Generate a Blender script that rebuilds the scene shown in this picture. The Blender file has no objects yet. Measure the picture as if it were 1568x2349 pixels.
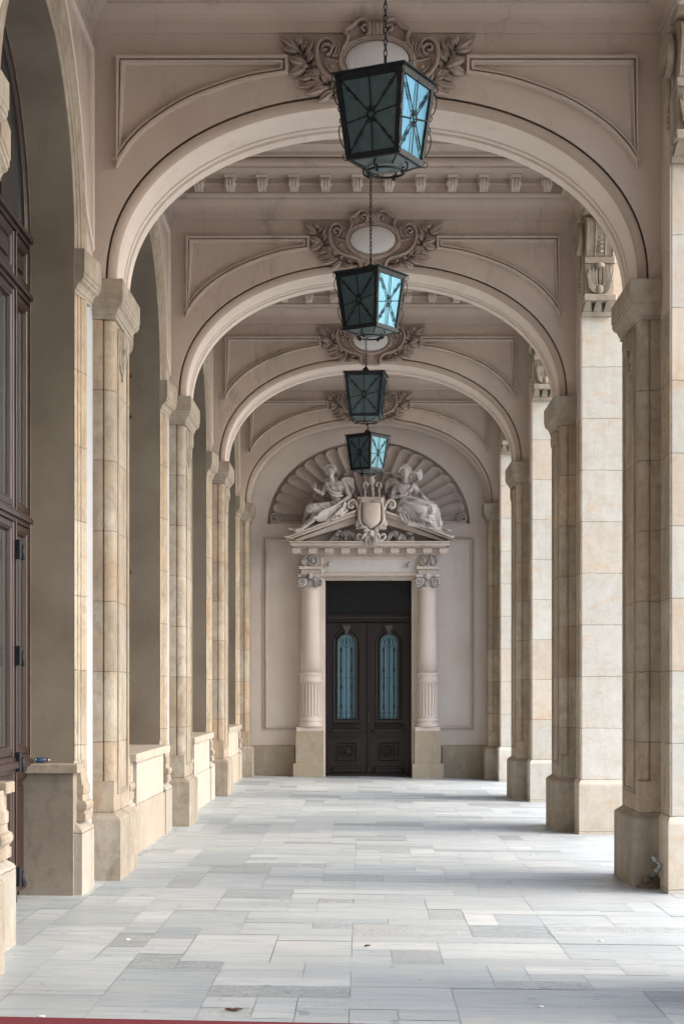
import bpy, math, random
from mathutils import Vector, Matrix
random.seed(7)
PI = math.pi
sc = bpy.context.scene
COL = sc.collection
# ------------------------------------------------------------------ camera model
F, VX, VY, EZ = 4100.0, 830.0, 1583.0, 1.6        # focal length and eye line, picture height 2349
def W(px, py, D):                                  # a point of the photograph at distance D
    return ((px-VX)*D/F, D, EZ+(VY-py)*D/F)
XL, XR, XC = -2.186, 2.434, 0.1225                 # corridor wall planes and axis
DT = [8.77, 14.535, 20.30, 26.07, 31.85]           # front faces of the transverse arches
TH = 0.95                                          # arch thickness
YE = 32.45                                         # end wall
ZS, ZT = 4.93, 6.94                                # spring line, top of arch walls
def zf(x): return -0.0125*(x-2.3)                  # paving falls towards the square
def floorpt(px, py):
    D = 12.0
    for _ in range(8):
        x = (px-VX)*D/F
        D = (EZ-zf(x))*F/(py-VY)
    x = (px-VX)*D/F
    return (x, D, zf(x))

# ------------------------------------------------------------------ materials
def new_mat(name):
    m = bpy.data.materials.new(name); m.use_nodes = True
    nt = m.node_tree; nt.nodes.clear()
    out = nt.nodes.new('ShaderNodeOutputMaterial')
    b = nt.nodes.new('ShaderNodeBsdfPrincipled')
    nt.links.new(b.outputs[0], out.inputs[0])
    return m, nt, b
class N:
    def __init__(s, nt): s.nt = nt
    def add(s, t, **k):
        n = s.nt.nodes.new(t)
        for a, v in k.items(): setattr(n, a, v)
        return n
    def link(s, a, b): s.nt.links.new(a, b)
    def pos(s):
        return s.add('ShaderNodeNewGeometry').outputs['Position']
    def mapv(s, v, sc_=(1,1,1), loc=(0,0,0)):
        m = s.add('ShaderNodeMapping'); m.inputs['Scale'].default_value = sc_; m.inputs['Location'].default_value = loc
        s.link(v, m.inputs[0]); return m.outputs[0]
    def noise(s, v, scale, detail=5, rough=.6, dist=0):
        n = s.add('ShaderNodeTexNoise'); n.inputs['Scale'].default_value = scale
        n.inputs['Detail'].default_value = detail; n.inputs['Roughness'].default_value = rough
        n.inputs['Distortion'].default_value = dist
        s.link(v, n.inputs['Vector']); return n.outputs[0]
    def ramp(s, f, a, b, c0=(0,0,0,1), c1=(1,1,1,1)):
        r = s.add('ShaderNodeValToRGB'); e = r.color_ramp.elements
        e[0].position = a; e[1].position = b; e[0].color = c0; e[1].color = c1
        s.link(f, r.inputs[0]); return r.outputs[0]
    def mix(s, f, a, b, mode='MIX'):
        m = s.add('ShaderNodeMix', data_type='RGBA', blend_type=mode)
        for i, v in ((0, f), (6, a), (7, b)):
            if isinstance(v, (int, float)): m.inputs[i].default_value = v
            elif isinstance(v, tuple): m.inputs[i].default_value = v if len(v) == 4 else (*v, 1)
            else: s.link(v, m.inputs[i])
        return m.outputs[2]
    def math(s, op, a, b=0.0, c=None):
        m = s.add('ShaderNodeMath', operation=op)
        for i, v in enumerate((a, b) if c is None else (a, b, c)):
            if isinstance(v, (int, float)): m.inputs[i].default_value = v
            else: s.link(v, m.inputs[i])
        return m.outputs[0]
    def bump(s, h, strength, dist, bsdf, prev=None):
        b = s.add('ShaderNodeBump'); b.inputs['Strength'].default_value = strength; b.inputs['Distance'].default_value = dist
        s.link(h, b.inputs['Height'])
        if prev: s.link(prev, b.inputs['Normal'])
        if bsdf: s.link(b.outputs[0], bsdf.inputs['Normal'])
        return b.outputs[0]

def plaster(name, c, c2, dirt=(.10,.085,.07), amt=.5, rough=.85, bump=.25, cracks=True, patina=0):
    m, nt, b = new_mat(name); n = N(nt); p = n.pos()
    f1 = n.ramp(n.noise(p, 1.1, 6, .6), .35, .65)
    col = n.mix(f1, c, c2)
    f2 = n.ramp(n.noise(n.mapv(p, (1,1,.35)), 3.2, 8, .7, .6), .56, .82)
    col = n.mix(n.math('MULTIPLY', f2, amt), col, dirt)
    f3 = n.ramp(n.noise(p, 26, 4, .6), .62, .8)
    col = n.mix(n.math('MULTIPLY', f3, .16), col, dirt)
    if patina:
        f4 = n.ramp(n.noise(n.mapv(p, (1,1,.6)), 8, 7, .72, .5), .50, .62)
        col = n.mix(n.math('MULTIPLY', f4, patina), col, dirt)
    if cracks:
        v = n.add('ShaderNodeTexVoronoi', feature='DISTANCE_TO_EDGE'); v.inputs['Scale'].default_value = .55
        wv = n.mix(.12, n.mapv(p), n.add('ShaderNodeTexNoise').outputs[1])
        q = n.add('ShaderNodeVectorMath', operation='ADD')
        nn = n.add('ShaderNodeTexNoise'); nn.inputs['Scale'].default_value = 2.2; nn.inputs['Detail'].default_value = 8
        n.link(p, nn.inputs['Vector']); n.link(p, q.inputs[0]); n.link(nn.outputs[1], q.inputs[1])
        n.link(q.outputs[0], v.inputs['Vector'])
        cr = n.ramp(v.outputs['Distance'], .0015, .0045, (1,1,1,1), (0,0,0,1))
        gate = n.ramp(n.noise(p, .9, 2), .52, .6)
        cr = n.math('MULTIPLY', cr, gate)
        col = n.mix(n.math('MULTIPLY', cr, .30), col, (.06,.05,.045))
    n.link(col, b.inputs['Base Color']); b.inputs['Roughness'].default_value = rough
    h = n.mix(.5, n.noise(p, 9, 6, .65), n.noise(p, 90, 3, .6))
    n.bump(h, bump, .02, b)
    return m

def stone(name, cols, joints=True, step=.573, z0=.604, bump=.35, peach=.62, pits=.6, horiz=True, blockamt=.16, grimeamt=.62, paleamt=.34):
    m, nt, b = new_mat(name); n = N(nt); p = n.pos()
    sx = n.add('ShaderNodeSeparateXYZ'); n.link(p, sx.inputs[0])
    oi = n.add('ShaderNodeObjectInfo')
    base = n.mix(n.ramp(n.noise(p, 1.6, 7, .65, .5), .32, .68), cols[0], cols[1])
    # warm veins, laid in soft bands
    veinp = n.mapv(p, (1.1, 1.1, 2.6))
    vein = n.ramp(n.noise(veinp, 1.5, 9, .62, 1.6), .55, .74)
    base = n.mix(n.math('MULTIPLY', vein, peach), base, cols[2])
    streak = n.ramp(n.noise(n.mapv(p, (1.2,1.2,14) if horiz else (9,9,.7)), 1.4, 7, .7, .3), .55, .82)
    base = n.mix(n.math('MULTIPLY', streak, .30), base, cols[3])
    hgt = n.noise(p, 14, 7, .7)
    if joints:
        t = n.math('DIVIDE', n.math('SUBTRACT', sx.outputs[2], z0), step)
        idx = n.math('FLOOR', t)
        fr = n.math('SUBTRACT', t, idx)
        wob = n.math('MULTIPLY', n.math('SUBTRACT', n.noise(p, 9, 5, .7), .5), .045)
        fr2 = n.math('ADD', fr, wob)
        d = n.math('MINIMUM', fr2, n.math('SUBTRACT', 1.0, fr2))
        j = n.math('MULTIPLY', n.ramp(d, .002, .010, (1,1,1,1), (0,0,0,1)), n.ramp(n.noise(p, 5, 4, .7), .28, .42))
        wn = n.add('ShaderNodeTexWhiteNoise', noise_dimensions='2D')
        cx = n.add('ShaderNodeCombineXYZ'); n.link(idx, cx.inputs[0]); n.link(n.math('MULTIPLY', oi.outputs['Random'], 91.0), cx.inputs[1])
        n.link(cx.outputs[0], wn.inputs['Vector'])
        v = n.math('ADD', n.math('MULTIPLY', wn.outputs[0], blockamt*2), 1-blockamt)
        cc = n.add('ShaderNodeCombineColor')
        n.link(v, cc.inputs[0]); n.link(v, cc.inputs[1]); n.link(n.math('MULTIPLY', v, .99), cc.inputs[2])
        base = n.mix(1.0, base, cc.outputs[0], 'MULTIPLY')
        wn2 = n.add('ShaderNodeSeparateColor'); n.link(wn.outputs[1], wn2.inputs[0])
        base = n.mix(n.math('MULTIPLY', n.ramp(wn2.outputs[1], .55, .95), .35), base, cols[2])
        base = n.mix(n.math('MULTIPLY', j, .75), base, (.10,.075,.05))
        hgt = n.math('SUBTRACT', hgt, n.math('MULTIPLY', j, 1.5))
    pt = n.ramp(n.noise(p, 38, 6, .75), .60, .72)
    gate = n.ramp(n.noise(p, 2.4, 4), .45, .62)
    pt = n.math('MULTIPLY', pt, gate)
    base = n.mix(n.math('MULTIPLY', pt, pits*.6), base, (.09,.07,.055))
    grime = n.ramp(n.noise(n.mapv(p, (2.4,2.4,.5)), 1.3, 9, .72, .8), .50, .74)
    base = n.mix(n.math('MULTIPLY', grime, grimeamt), base, (.135,.105,.075))
    mot = n.ramp(n.noise(p, 7, 9, .78, .4), .47, .66)
    base = n.mix(n.math('MULTIPLY', mot, grimeamt*.85), base, (.17,.135,.10))
    pale = n.ramp(n.noise(n.mapv(p, (2,2,.8)), 2.1, 9, .7, .6), .54, .72)
    base = n.mix(n.math('MULTIPLY', pale, paleamt), base, (.66,.65,.61))
    line = n.ramp(n.math('ABSOLUTE', n.math('SUBTRACT', n.noise(n.mapv(p, (1.2,1.2,.7)), 1.1, 5, .55, 1.2), .5)), .0, .010, (1,1,1,1), (0,0,0,1))
    base = n.mix(n.math('MULTIPLY', line, peach*.22), base, (.46,.25,.12))
    n.link(base, b.inputs['Base Color']); b.inputs['Roughness'].default_value = .8
    hgt = n.math('SUBTRACT', hgt, n.math('MULTIPLY', pt, .8))
    n.bump(hgt, bump, .02, b)
    return m

def simple(name, c, rough=.5, metal=0, c2=None, scale=8, bump=0, spec=.5):
    m, nt, b = new_mat(name); n = N(nt); p = n.pos()
    if c2:
        n.link(n.mix(n.ramp(n.noise(p, scale, 6, .65), .35, .68), c, c2), b.inputs['Base Color'])
    else: b.inputs['Base Color'].default_value = (*c, 1)
    b.inputs['Roughness'].default_value = rough; b.inputs['Metallic'].default_value = metal
    b.inputs['Specular IOR Level'].default_value = spec
    if bump: n.bump(n.noise(p, scale*4, 5, .65), bump, .01, b)
    return m

def wood(name, c, c2, rough=.34):
    m, nt, b = new_mat(name); n = N(nt); p = n.pos()
    f = n.ramp(n.noise(n.mapv(p, (22,22,1.3)), 1.6, 7, .65, .5), .35, .7)
    col = n.mix(f, c, c2)
    w = n.ramp(n.noise(p, 16, 7, .75), .64, .78)
    col = n.mix(n.math('MULTIPLY', w, .35), col, (.10,.085,.08))
    n.link(col, b.inputs['Base Color'])
    n.link(n.math('ADD', n.math('MULTIPLY', f, .2), rough), b.inputs['Roughness'])
    n.bump(f, .2, .004, b)
    return m

MAUVE = plaster('mauve_stucco', (.57,.48,.415), (.49,.41,.35), (.17,.14,.12), .75)
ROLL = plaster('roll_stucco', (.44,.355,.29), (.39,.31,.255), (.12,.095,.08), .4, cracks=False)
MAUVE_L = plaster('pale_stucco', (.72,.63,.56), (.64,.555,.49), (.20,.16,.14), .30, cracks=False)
MAUVE_E = plaster('end_wall_stucco', (.595,.51,.455), (.63,.575,.53), (.28,.23,.20), .30, cracks=False)
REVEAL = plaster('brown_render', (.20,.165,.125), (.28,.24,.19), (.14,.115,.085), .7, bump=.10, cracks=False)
PLINTHR = plaster('plinth_render', (.30,.26,.215), (.245,.21,.17), (.13,.105,.08), .8, bump=.2, cracks=False, patina=.35)
BPANE = simple('grey_bottom_glass', (.09,.13,.135), .4, 0, (.13,.175,.175), 14)
WHITEP = plaster('white_plaster', (.48,.49,.505), (.43,.44,.455), (.45,.40,.34), .35, cracks=False)
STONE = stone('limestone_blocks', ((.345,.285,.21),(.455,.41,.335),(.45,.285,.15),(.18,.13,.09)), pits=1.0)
PIERS = stone('lit_pier_limestone', ((.62,.605,.555),(.57,.53,.455),(.64,.43,.25),(.38,.34,.28)), peach=.75, blockamt=.06, grimeamt=.22, paleamt=.5, bump=.14)  # same stone as the blocks, paled to carry the light on the pier fronts
STONEP = stone('limestone_plain', ((.31,.255,.19),(.42,.37,.30),(.38,.25,.145),(.16,.12,.085)), joints=False, peach=.4, pits=.9)
DADO = stone('dado_limestone', ((.385,.37,.335),(.335,.31,.265),(.37,.30,.22),(.26,.23,.19)), step=.62, z0=-.10, horiz=False, pits=.35, grimeamt=.25, paleamt=.4)
BEIGE = stone('beige_stone', ((.33,.275,.20),(.375,.325,.245),(.36,.27,.17),(.25,.20,.14)), joints=False, peach=.3, pits=.3, grimeamt=.3)
STAT = plaster('sculpture_stucco', (.62,.59,.565), (.44,.40,.375), (.055,.05,.048), .8, bump=.5, cracks=False, patina=.75)
PORTAL = plaster('portal_stucco', (.60,.53,.475), (.52,.45,.40), (.17,.14,.125), .45, cracks=False)
FRIEZE = plaster('pale_frieze', (.62,.61,.60), (.55,.53,.51), (.25,.22,.20), .35, cracks=False)
OVAL = plaster('grey_white_disc', (.70,.71,.71), (.62,.62,.61), (.2,.17,.15), .45, cracks=False)
SHELL = plaster('shell_stucco', (.56,.485,.44), (.48,.415,.375), (.10,.085,.08), .6, cracks=False)
CARTM = plaster('cartouche_stucco', (.47,.38,.325), (.37,.295,.25), (.07,.055,.045), .75, bump=.5, cracks=False, patina=.3)
IRON = simple('black_iron', (.006,.010,.014), .55, 0, (.018,.024,.03), 30, .3, spec=.3)
DARKGLASS = simple('dark_glass', (.006,.008,.010), .25, 0, spec=.35)
WOODD = wood('dark_walnut', (.0075,.004,.0035), (.015,.0075,.006))
WOODR = wood('red_brown_timber', (.021,.0095,.0075), (.035,.016,.012), .32)
RED = simple('red_carpet', (.16,.008,.020), .95, 0, (.12,.006,.015), 60, .4)
BUTT = simple('paper_white', (.75,.73,.68), .8)
STEEL = simple('galvanised_steel', (.42,.46,.47), .35, .8, (.25,.27,.27), 40, .3)
RUBBLE = simple('broken_masonry', (.13,.10,.08), .95, 0, (.24,.19,.15), 20, 1.0)
BOTTLE = simple('dark_bottle_glass', (.03,.05,.10), .12, 0)
LEAF = simple('dry_leaf', (.11,.065,.04), .8)

def mk_pane():
    m, nt, b = new_mat('frosted_lantern_glass'); n = N(nt); p = n.pos()
    f = n.ramp(n.noise(n.mapv(p, (1,1,.5)), 14, 6, .6, 1.0), .3, .75)
    n.link(n.mix(f, (.09,.155,.17), (.17,.24,.25)), b.inputs['Base Color']); b.inputs['Roughness'].default_value = .35
    gl = n.add('ShaderNodeBsdfGlossy'); n.link(n.mix(f, (.05,.15,.235), (.09,.245,.34)), gl.inputs['Color']); gl.inputs['Roughness'].default_value = .28
    tr = n.add('ShaderNodeBsdfTranslucent'); n.link(n.mix(f, (.10,.18,.20), (.17,.26,.28)), tr.inputs[0])
    m1 = n.add('ShaderNodeMixShader'); m1.inputs[0].default_value = .35
    m2 = n.add('ShaderNodeMixShader'); lw = n.add('ShaderNodeLayerWeight'); lw.inputs[0].default_value = .5; n.link(n.math('MULTIPLY', lw.outputs['Facing'], 1.25), m2.inputs[0])
    out = [x for x in nt.nodes if x.type == 'OUTPUT_MATERIAL'][0]
    n.link(b.outputs[0], m1.inputs[1]); n.link(tr.outputs[0], m1.inputs[2])
    n.link(m1.outputs[0], m2.inputs[1]); n.link(gl.outputs[0], m2.inputs[2]); n.link(m2.outputs[0], out.inputs[0])
    return m
PANE = mk_pane()
def mk_doorglass():
    m, nt, b = new_mat('curtained_door_glass'); n = N(nt); p = n.pos()
    w = n.add('ShaderNodeTexWave', bands_direction='X'); w.inputs['Scale'].default_value = 5.5; w.inputs['Distortion'].default_value = 1.2
    n.link(n.mapv(p, (1,1,.08)), w.inputs['Vector'])
    c = n.mix(w.outputs[0], (.06,.14,.18), (.11,.225,.27))
    n.link(c, b.inputs['Base Color']); b.inputs['Roughness'].default_value = .3
    return m
DGLASS = mk_doorglass()
def mk_winglass():
    m, nt, b = new_mat('grey_window_glass'); n = N(nt); p = n.pos()
    w = n.add('ShaderNodeTexWave', bands_direction='Y'); w.inputs['Scale'].default_value = 2.6; w.inputs['Distortion'].default_value = 2.0
    n.link(n.mapv(p, (1,1,.06)), w.inputs['Vector'])
    c = n.mix(w.outputs[0], (.022,.027,.032), (.055,.055,.052))
    n.link(c, b.inputs['Base Color']); b.inputs['Roughness'].default_value = .16
    return m
WGLASS = mk_winglass()

def mk_paving():
    m, nt, b = new_mat('marble_paving'); n = N(nt); p = n.pos()
    at = n.add('ShaderNodeVertexColor', layer_name='slab')
    sp = n.add('ShaderNodeSeparateColor'); n.link(at.outputs[0], sp.inputs[0])
    off = n.add('ShaderNodeCombineXYZ')
    n.link(n.math('MULTIPLY', sp.outputs[2], 57.0), off.inputs[0]); n.link(n.math('MULTIPLY', sp.outputs[1], 43.0), off.inputs[1])
    q = n.add('ShaderNodeVectorMath', operation='ADD'); n.link(p, q.inputs[0]); n.link(off.outputs[0], q.inputs[1])
    base = n.mix(sp.outputs[0], (.315,.375,.405), (.575,.615,.625))
    v = n.ramp(n.noise(n.mapv(q.outputs[0], (.7, 3.4, 1)), 1.6, 9, .66, 1.4), .46, .72)
    base = n.mix(n.math('MULTIPLY', v, .62), base, (.21,.265,.31))
    cl = n.ramp(n.noise(n.mapv(p, (.45,.8,1)), 1.3, 7, .65, .6), .42, .66)
    base = n.mix(n.math('MULTIPLY', cl, .28), base, (.30,.335,.36))
    pk = n.ramp(n.noise(n.mapv(q.outputs[0], (.7, 2.5, 1)), 1.1, 4, .6, .5), .56, .76)
    base = n.mix(n.math('MULTIPLY', pk, .45), base, (.56,.51,.455))
    rg = n.ramp(sp.outputs[1], .84, .87)                # worn, pitted slabs
    sp2 = n.ramp(n.noise(n.mapv(p, (1, 1.6, 1)), 42, 6, .8), .44, .60)
    base = n.mix(n.math('MULTIPLY', n.math('MULTIPLY', rg, sp2), .75), base, (.15,.165,.175))
    band = n.ramp(n.noise(n.mapv(p, (.9, 5.0, 1)), 1.7, 8, .72, .6), .575, .67)
    spk = n.ramp(n.noise(p, 55, 5, .8), .48, .62)
    band = n.math('MULTIPLY', band, spk)
    base = n.mix(n.math('MULTIPLY', band, .72), base, (.13,.145,.16))
    st = n.ramp(n.noise(n.mapv(p, (1, 1.0, 1)), 9, 2, .4), .715, .745)
    base = n.mix(n.math('MULTIPLY', st, .55), base, (.15,.18,.22))
    wear = n.ramp(n.noise(n.mapv(p, (.5, .35, 1)), 1.0, 4, .6), .38, .66)
    base = n.mix(n.math('MULTIPLY', wear, .22), base, (.26,.28,.30))
    n.link(base, b.inputs['Base Color'])
    n.link(n.math('ADD', .42, n.math('MULTIPLY', v, .25)), b.inputs['Roughness'])
    h = n.math('SUBTRACT', n.math('MULTIPLY', n.noise(p, 20, 5, .7), .4), n.math('ADD', n.math('MULTIPLY', rg, sp2), band))
    n.bump(h, .35, .01, b)
    return m
PAVE = mk_paving()
JOINT = simple('paving_joint', (.20,.21,.21), .95, 0, (.42,.43,.43), 3)
GROUND = simple('plaza_asphalt', (.30,.30,.29), .9, 0, (.36,.35,.33), 2)
ROOFM = simple('roof_screed', (.3,.3,.3), .9)

# ------------------------------------------------------------------ mesh helper
class MB:
    def __init__(s): s.v = []; s.f = []; s.smooth = []
    def add(s, vs, fs, sm=False):
        o = len(s.v); s.v += [tuple(q) for q in vs]
        s.f += [tuple(i+o for i in f) for f in fs]; s.smooth += [sm]*len(fs)
    def box(s, x0, x1, y0, y1, z0, z1):
        v = [(x0,y0,z0),(x1,y0,z0),(x1,y1,z0),(x0,y1,z0),(x0,y0,z1),(x1,y0,z1),(x1,y1,z1),(x0,y1,z1)]
        s.add(v, [(0,3,2,1),(4,5,6,7),(0,1,5,4),(1,2,6,5),(2,3,7,6),(3,0,4,7)])
    def bbox(s, x0, x1, y0, y1, z0, z1, c=.01):       # box with chamfered vertical and top edges
        x0,x1 = min(x0,x1),max(x0,x1); y0,y1 = min(y0,y1),max(y0,y1)
        p = [(x0+c,y0),(x1-c,y0),(x1,y0+c),(x1,y1-c),(x1-c,y1),(x0+c,y1),(x0,y1-c),(x0,y0+c)]
        q = [(x0+c*2,y0+c),(x1-c*2,y0+c),(x1-c,y0+c*2),(x1-c,y1-c*2),(x1-c*2,y1-c),(x0+c*2,y1-c),(x0+c,y1-c*2),(x0+c,y0+c*2)]
        rings = [[(a,b,z0) for a,b in p], [(a,b,z1-c) for a,b in p], [(a,b,z1) for a,b in q]]
        s.rings(rings, True, caps=True)
    def rings(s, rings, closed=True, caps=False, sm=False):
        k = len(rings[0]); v = [p for r in rings for p in r]; f = []
        for i in range(len(rings)-1):
            for j in range(k if closed else k-1):
                a = i*k+j; b_ = i*k+(j+1)%k
                f.append((a, b_, b_+k, a+k))
        if caps: f.append(tuple(range(k))[::-1]); f.append(tuple((len(rings)-1)*k+j for j in range(k)))
        s.add(v, f, sm)
    def prism(s, poly, t0, t1, to=lambda u,v,t: (u,t,v)):
        k = len(poly); v = [to(a,b,t0) for a,b in poly]+[to(a,b,t1) for a,b in poly]
        f = [tuple(range(k)), tuple(range(2*k-1, k-1, -1))]+[(i, i+k, (i+1)%k+k, (i+1)%k) for i in range(k)]
        s.add(v, f)
    def sweep(s, path, prof, closed, to, caps=True, lim=2.2, sm=False, closeprof=False):
        ms = offs(path, closed, lim); k = len(prof)
        R = [[to(p[0]+m[0]*o, p[1]+m[1]*o, h) for o, h in prof] for p, m in zip(path, ms)]
        if closed: R.append(R[0])
        s.rings(R, closeprof, caps=False, sm=sm)
        if caps and not closed and k > 2:
            s.add(R[0], [tuple(range(k))]); s.add(R[-1], [tuple(range(k))[::-1]])
    def lathe(s, prof, c=(0,0,0), n=24, axis='z', sm=True, mod=None):
        R = []
        for r, h in prof:
            ring = []
            for i in range(n):
                a = 2*PI*i/n; rr = r*(mod(a) if mod else 1)
                if axis == 'z': ring.append((c[0]+rr*math.cos(a), c[1]+rr*math.sin(a), c[2]+h))
                elif axis == 'y': ring.append((c[0]+rr*math.cos(a), c[1]+h, c[2]+rr*math.sin(a)))
                else: ring.append((c[0]+h, c[1]+rr*math.cos(a), c[2]+rr*math.sin(a)))
            R.append(ring)
        s.rings(R, True, caps=True, sm=sm)
    def tube(s, pts, r, n=8, closed=False, flat=None, sm=True):
        P = [Vector(p) for p in pts]; m = len(P); R = []
        up = Vector((0.013, 0.9, 0.03)) if flat is None else Vector(flat)
        for i, p in enumerate(P):
            if closed: t = P[(i+1)%m]-P[i-1]
            else: t = P[min(i+1,m-1)]-P[max(i-1,0)]
            t.normalize() if t.length else None
            a = up - t*up.dot(t)
            if a.length < 1e-4: a = Vector((1,0,0)) - t*t.x
            a.normalize(); b = t.cross(a)
            rr = r[i] if isinstance(r, (list, tuple)) and not isinstance(r[0], tuple) else r
            if isinstance(rr, (tuple, list)): rr = rr[0]
            ra, rb = (rr, rr) if not hasattr(s, 'ratio') else (rr*s.ratio, rr)
            R.append([tuple(p + a*ra*math.cos(2*PI*j/n) + b*rb*math.sin(2*PI*j/n)) for j in range(n)])
        if closed: R.append(R[0])
        s.rings(R, True, caps=not closed, sm=sm)
    def ribbon(s, pts, w, h, nrm=(0,-1,0), n=8):       # band of width w, thickness h out of the wall
        P = [Vector(p) for p in pts]; m = len(P); up = Vector(nrm).normalized(); R = []
        for i, p in enumerate(P):
            t = (P[min(i+1,m-1)]-P[max(i-1,0)]).normalized(); b = t.cross(up).normalized()
            ww = w[i] if isinstance(w, list) else w; hh = h[i] if isinstance(h, list) else h
            R.append([tuple(p+up*hh*max(-.4, math.cos(2*PI*j/n))+b*ww*.5*math.sin(2*PI*j/n)) for j in range(n)])
        s.rings(R, True, caps=True, sm=True)
    def ball(s, c, r, n=12, m=8):
        r = (r,r,r) if isinstance(r, (int,float)) else r; R = []
        for i in range(1, m):
            a = PI*i/m
            R.append([(c[0]+r[0]*math.sin(a)*math.cos(2*PI*j/n), c[1]+r[1]*math.sin(a)*math.sin(2*PI*j/n), c[2]-r[2]*math.cos(a)) for j in range(n)])
        s.rings(R, True, caps=True, sm=True)
    def capsule(s, p1, p2, r1, r2, n=14):
        P1, P2 = Vector(p1), Vector(p2); t = (P2-P1); L = t.length
        if L < 1e-5: return s.ball(p1, r1)
        t.normalize(); a = t.orthogonal().normalized(); b = t.cross(a); R = []
        for i in range(1, 5):
            g = PI/2*i/4; R.append((P1-t*r1*math.cos(g), r1*math.sin(g)))
        for i in range(0, 4):
            g = PI/2*i/4; R.append((P2+t*r2*math.sin(g), r2*math.cos(g)))
        s.rings([[tuple(c+a*q*math.cos(2*PI*j/n)+b*q*math.sin(2*PI*j/n)) for j in range(n)] for c, q in R], True, caps=True, sm=True)
    def leaf(s, base, tip, w, h, nrm=(0,-1,0), bend=.0):
        B, T = Vector(base), Vector(tip); up = Vector(nrm).normalized(); t = T-B; L = t.length; t.normalize(); b = t.cross(up).normalized()
        prof = [(0,.10),(.15,.55),(.35,.92),(.55,1.0),(.75,.78),(.9,.42),(1,.04)]; R = []
        for q, ww in prof:
            c = B+t*L*q+b*bend*L*math.sin(PI*q); hw = w*.5*ww; hh = h*(.35+.65*math.sin(PI*min(1,q+.12)))
            R.append([tuple(c-b*hw-up*h*.3), tuple(c-b*hw*.8+up*hh*.75), tuple(c-b*hw*.3+up*hh*1.0), tuple(c+up*hh*.55), tuple(c+b*hw*.3+up*hh*1.0), tuple(c+b*hw*.8+up*hh*.75), tuple(c+b*hw-up*h*.3)])
        s.rings(R, True, caps=True, sm=True)
    def mirror_x(s, cx):
        o = MB(); o.v = [(2*cx-x, y, z) for x,y,z in s.v]; o.f = [f[::-1] for f in s.f]; o.smooth = list(s.smooth); return o
    def merge(s, o): s.add(o.v, o.f); s.smooth[-len(o.f):] = o.smooth; return s
    def build(s, name, mat, parent=None, loc=None, bevel=0, remesh=0, smooth_it=0, fixn=True):
        me = bpy.data.meshes.new(name); me.from_pydata(s.v, [], s.f); me.update()
        import bmesh
        bm = bmesh.new(); bm.from_mesh(me)
        if fixn and len(s.f) > 1: bmesh.ops.recalc_face_normals(bm, faces=bm.faces)
        bm.to_mesh(me); bm.free()
        me.polygons.foreach_set('use_smooth', s.smooth)
        me.materials.append(mat)
        o = bpy.data.objects.new(name, me); COL.objects.link(o)
        if remesh:
            r = o.modifiers.new('r', 'REMESH'); r.mode = 'VOXEL'; r.voxel_size = remesh; r.use_smooth_shade = True
            if smooth_it:
                q = o.modifiers.new('s', 'SMOOTH'); q.factor = .5; q.iterations = smooth_it
            dg = bpy.context.evaluated_depsgraph_get(); me2 = bpy.data.meshes.new_from_object(o.evaluated_get(dg))
            o.modifiers.clear(); o.data = me2; me2.name = name
            if not me2.materials: me2.materials.append(mat)
        if bevel:
            bv = o.modifiers.new('b', 'BEVEL'); bv.width = bevel; bv.segments = 2; bv.limit_method = 'ANGLE'; bv.angle_limit = .7
        if parent: o.parent = parent
        if loc: o.location = loc
        return o

def offs(path, closed, lim=2.2):
    m = len(path); out = []
    def nrm(a, b):
        dx, dy = b[0]-a[0], b[1]-a[1]; L = math.hypot(dx, dy) or 1; return (-dy/L, dx/L)
    for i in range(m):
        a = path[i-1] if (closed or i > 0) else None; b = path[(i+1)%m] if (closed or i < m-1) else None
        if a is None: out.append(nrm(path[i], b)); continue
        if b is None: out.append(nrm(a, path[i])); continue
        n1, n2 = nrm(a, path[i]), nrm(path[i], b); x, y = n1[0]+n2[0], n1[1]+n2[1]; L = math.hypot(x, y) or 1
        x /= L; y /= L; k = 1/max(.01, x*n1[0]+y*n1[1]); k = min(k, lim); out.append((x*k, y*k))
    return out

def tag(o, label=None, cat=None, group=None, kind=None):
    if label: o['label'] = label
    if cat: o['category'] = cat
    if group: o['group'] = group
    if kind: o['kind'] = kind
    return o
def empty(name, loc=(0,0,0), rz=0, **k):
    o = bpy.data.objects.new(name, None); o.empty_display_size = .2; COL.objects.link(o)
    o.location = loc; o.rotation_euler = (0,0,rz); return tag(o, **k)
def copy_tree(o, parent=None):
    c = o.copy(); COL.objects.link(c); c.parent = parent
    for ch in [x for x in bpy.data.objects if x.parent == o]: copy_tree(ch, c)
    return c
def spiral(cx, cz, r0, r1, a0, turns, y, n=28):
    return [(cx+(r0+(r1-r0)*i/n)*math.cos(a0+turns*2*PI*i/n), y, cz+(r0+(r1-r0)*i/n)*math.sin(a0+turns*2*PI*i/n)) for i in range(n+1)]
def smoothpath(pts, sub=5):
    out = []; m = len(pts)
    for i in range(m-1):
        p0 = pts[max(i-1,0)]; p1 = pts[i]; p2 = pts[i+1]; p3 = pts[min(i+2,m-1)]
        for k in range(sub):
            t = k/sub
            out.append(tuple(.5*((2*b)+(-a+c)*t+(2*a-5*b+4*c-d)*t*t+(-a+3*b-3*c+d)*t**3) for a,b,c,d in zip(p0,p1,p2,p3)))
    out.append(tuple(pts[-1])); return out

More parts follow.
